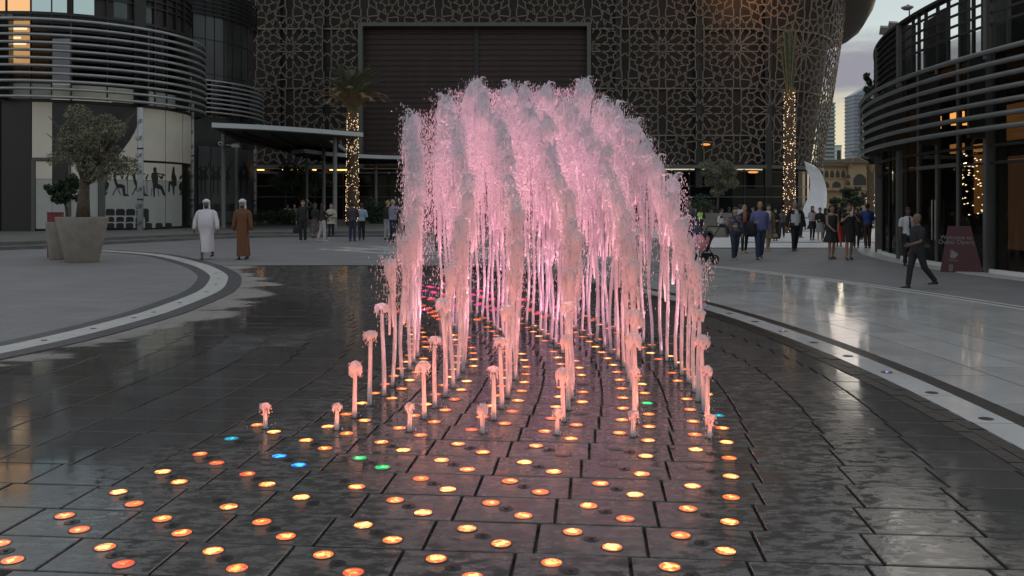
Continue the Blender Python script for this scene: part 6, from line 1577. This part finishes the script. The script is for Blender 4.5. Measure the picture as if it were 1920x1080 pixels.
b2 = bag(1, K('cream_bag', (.40,.34,.25)), (.11, .05, .14), .18); b2.label = 'cream handbag held beside the beige dress'
person('person in a white patterned scarf and beige dress behind the blue-violet shirt', 1441, 383, 471, 10, 0, 'light', True, 1.0, 8, ('down', 'down'), dress=(K('beige_dress', (.20,.14,.09), .1), .48, .04, 'dress', 1.46), hair='long', hairm=M_hair, shoes=M_beige, extra=both(shawl(K('white_scarf', (.50,.47,.45), .15)), b2))
person('person in a long black cloak and headscarf behind the beige dress', 1454, 391, 452, 5, 0, 'light', True, 1.05, 0, ('hold', 'hold'), dress=(black, .12, .08, 'cloak', 1.46), hair='scarf', hairm=black, shoes=M_shoe)
person('person in a dark suit jacket and white shirt walking in front of the lit palm', 1491, 378, 471, 6, 0, 'tan', False, 1.12, 8, (((.30, .1, -1), (.12, -.05, -1)), ((.40, .1, -1), (.25, -.05, -1))), top=white_c, bottom=pants(black), hair='short', hairm=M_greyhair, shoes=M_shoe, extra=both(jacket(K('suit_brown', (.026,.021,.018)))))
person('person in a red headscarf, white top and short black skirt before the crescent', 1523.5, 386, 451, 6, 0, 'light', True, 1.05, 3, ('bent', 'hold'), top=K('white_print', (.42,.38,.38), .15), dress=(black, .58, .10, 'skirt', .99), bottom=(black, 'leggings'), hair='scarf', hairm=K('red_scarf', (.16,.02,.03)), shoes=M_shoe)
person('dark haired person in black at the foot of the crescent, right of the red headscarf', 1537.5, 389, 452, -20, 0, 'light', True, 1.0, 0, ('hold', 'down'), top=black, dress=(plaid('striped_skirt', (.4,.38,.37), (.4,.38,.37), (.03,.03,.03), 40), .45, .05, 'skirt', .99), hair='short', shoes=M_beige)
person('person in sleeveless black dress and heels with hands joined, right of the crescent', 1560, 386, 486.5, 6, 0, 'tan', True, 1.12, 4, ('low_front', 'low_front'), dress=(black, .50, .07, 'dress', 1.42), sleeve='none', hair='long', hairm=M_hair, shoes=M_shoe, heel=True)
person('person in a bright red skirt partly hidden behind the sleeveless dress', 1573, 392, 463, 175, 0, 'brown', True, 1.05, 0, ('down', 'down'), top=black, dress=(K('bright_red', (.42,.03,.025)), .22, .10, 'skirt', .99), hair='long', shoes=M_shoe)
person('person in fitted black dress and heels holding up a phone', 1592.5, 384, 488, -5, 0, 'tan', True, 1.14, 6, ('phone', 'phone'), dress=(black, .52, .0, 'dress', 1.45), sleeve='short', hair='short', hairm=M_hairb, shoes=M_shoe, heel=True, extra=held(0, mat('phone_white', (.60,.58,.56), .3), (.075, .012, .15), 'phone', 'white phone held up by the person in the fitted black dress', (.06, -.02, .03)))
person('dark haired person in a dark dress behind the one holding up a phone', 1606, 390, 466, -10, 0, 'tan', True, 1.0, 5, ('down', 'down'), top=K('dark_olive', (.03,.028,.022)), dress=(K('dark_olive', (.03,.028,.022)), .55, .03, 'skirt', .99), bottom=(black, 'leggings'), hair='long', shoes=M_shoe)
person('person in a bright blue shirt and brown trousers by the dark corner pillar', 1626, 381, 466, 176, 0, 'brown', False, 1.12, 5, ('hold', 'hold'), top=K('bright_blue', (.035,.075,.26)), bottom=pants(K('brown_trouser', (.055,.035,.022))), hair='short', shoes=M_shoe)
person('guard in a white short-sleeved shirt, black tie and black trousers at the glass doors', 1703, 388, 499, -4, 0, 'dark', False, 1.0, 3, ('down', 'bent'), top=K('uniform_white', (.48,.48,.50), .04), bottom=pants(black), hair='short', shoes=M_shoe, sleeve='short', extra=tie(black))
person('bald person in dark polo shirt and dark trousers striding past the right pavilion', 1720, 399, 541, -82, 0, 'brown', False, 1.14, 16, (((.10, .10, -1), (.05, -.25, -1)), ((.10, -.22, -1), (-.05, -.95, -.25))), top=K('dark_polo', (.012,.013,.016)), bottom=pants(black), hair='bald', hairm=M_hair, sleeve='short', shoes=M_shoe, fine=True)
# people further back
far_dark = K('far_dark', (.022,.02,.021))
person('person in a white shirt sitting behind the low hedge on the platform', 539, 383, 0, 10, .3, 'tan', False, 1.1, 0, ('hold', 'hold'), top=white_c, bottom=pants(black), hair='short', shoes=M_shoe, sit=True, Y=60.5, h=1.70)
person('person in a tan top sitting behind the low hedge, right of the white shirt', 552, 384, 0, -10, .3, 'light', True, 1.1, 0, ('hold', 'hold'), top=K('tan_top', (.33,.25,.15)), bottom=pants(black), hair='short', hairm=M_blond, shoes=M_shoe, sit=True, Y=60.7, h=1.66)
for i, (px, yt, yf, c, lab) in enumerate(((1334, 392, 440, (.02,.025,.05), 'person in navy behind the pale planter tree'), (1353, 391, 440, (.30,.27,.26), 'person in a pale top just left of the planter trunk, far back'), (1367, 388, 438, (.015,.015,.016), 'person in black far back right of the planter'), (1387, 383, 438, (.55,.55,.57), 'person in white robe far back between the planter and the crowd'),
                                         (1412, 388, 440, (.05,.04,.045), 'person in dark top far behind the blue-violet shirt'), (1466, 391, 446, (.10,.09,.085), 'person in grey far back left of the dark suit'), (1502, 386, 446, (.35,.36,.40), 'person in pale shirt far behind the dark suit'), (1548, 390, 448, (.03,.028,.03), 'person in dark top far back right of the crescent foot'), (1614, 388, 450, (.06,.055,.05), 'person in grey-brown far back beside the bright blue shirt'))):
    person(lab, px, yt, yf, (i*67) % 360, 0, ('tan', 'light', 'brown')[i % 3], i % 2 == 1, 1.0, (i % 3)*4, ('down', 'hold'), top=K('far%d' % i, c), bottom=pants(far_dark), hair='short' if i % 2 == 0 else 'long', shoes=M_shoe)
# pushchair with a pink blanket at the right edge of the water
Ys = 24.6; st = thing('pushchair', 'pushchair draped with a pink blanket at the right edge of the water', 'pushchair', (gx(1316, Ys), Ys, .012), math.radians(-62))
M_tyre = mat('tyre', (.02,.02,.02), .8); M_pink = cloth('pink_blanket', (.55,.22,.26), .08)
for x, y, r in ((-.24, .26, .13), (.24, .26, .13), (-.20, -.36, .10), (.20, -.36, .10)):
    mb = MB(); mb.tube([(x, y+r*.85*math.cos(a*PI/10), r+r*.85*math.sin(a*PI/10)) for a in range(21)], .022, 6); o = mb.build('wheel', M_tyre, st, True); m2 = MB(); m2.tube([(x-.02, y, r), (x+.02, y, r)], r*.55, 10); m2.build('hub', M_frame, o)
for x in (-.24, .24):
    mb = MB(); mb.tube([(x*.85, -.36, .10), (x, 0, .48), (x, .42, 1.02)], .014, 6); mb.tube([(x, .26, .13), (x, 0, .50), (x, -.3, .62)], .014, 6); mb.build('frame', M_dark_metal, st, True)
mb = MB(); mb.tube([(-.24, .42, 1.02), (.24, .42, 1.02)], .018, 8); mb.build('handle', M_black, st, True)
mb = MB(); mb.rings([[(-.2, -.32, .42), (.2, -.32, .42), (.2, -.32, .52), (-.2, -.32, .52)], [(-.2, .05, .34), (.2, .05, .34), (.2, .05, .46), (-.2, .05, .46)], [(-.2, .24, .80), (.2, .24, .80), (.2, .16, .86), (-.2, .16, .86)]]); mb.build('seat', black, st)
mb = MB(); R = []
for i in range(9):
    a = PI*i/8; R.append([(-.25+.5*k/8, .18-.30*math.cos(a*.55)*.9, .60+.30*math.sin(a*.55+.25)+.02*math.sin(k*1.3)) for k in range(9)])
mb.rings(R, 0, False, False); o = mb.build('hood', black, st, True); o.modifiers.new('s', 'SOLIDIFY').thickness = .015
mb = MB(); mb.stack([(0,-.15,.36,.26,.20),(0,-.2,.46,.29,.26),(0,-.12,.58,.28,.27),(0,-.02,.70,.25,.22),(0,.04,.79,.17,.14),(0,.06,.83,.05,.05)], 20, 0, True, None, lambda a, z: 1+.08*math.sin(5*a+z*9)); o = mb.build('pink_blanket', M_pink, None, True); o.location = st.location; o.rotation_euler = st.rotation_euler; tag(o, 'pink blanket draped over the pushchair beside the water', 'blanket')
mb = MB(); mb.cbox((0, .05, .22), (.36, .4, .16)); mb.build('basket', M_dark_metal, st)
finish_pending()
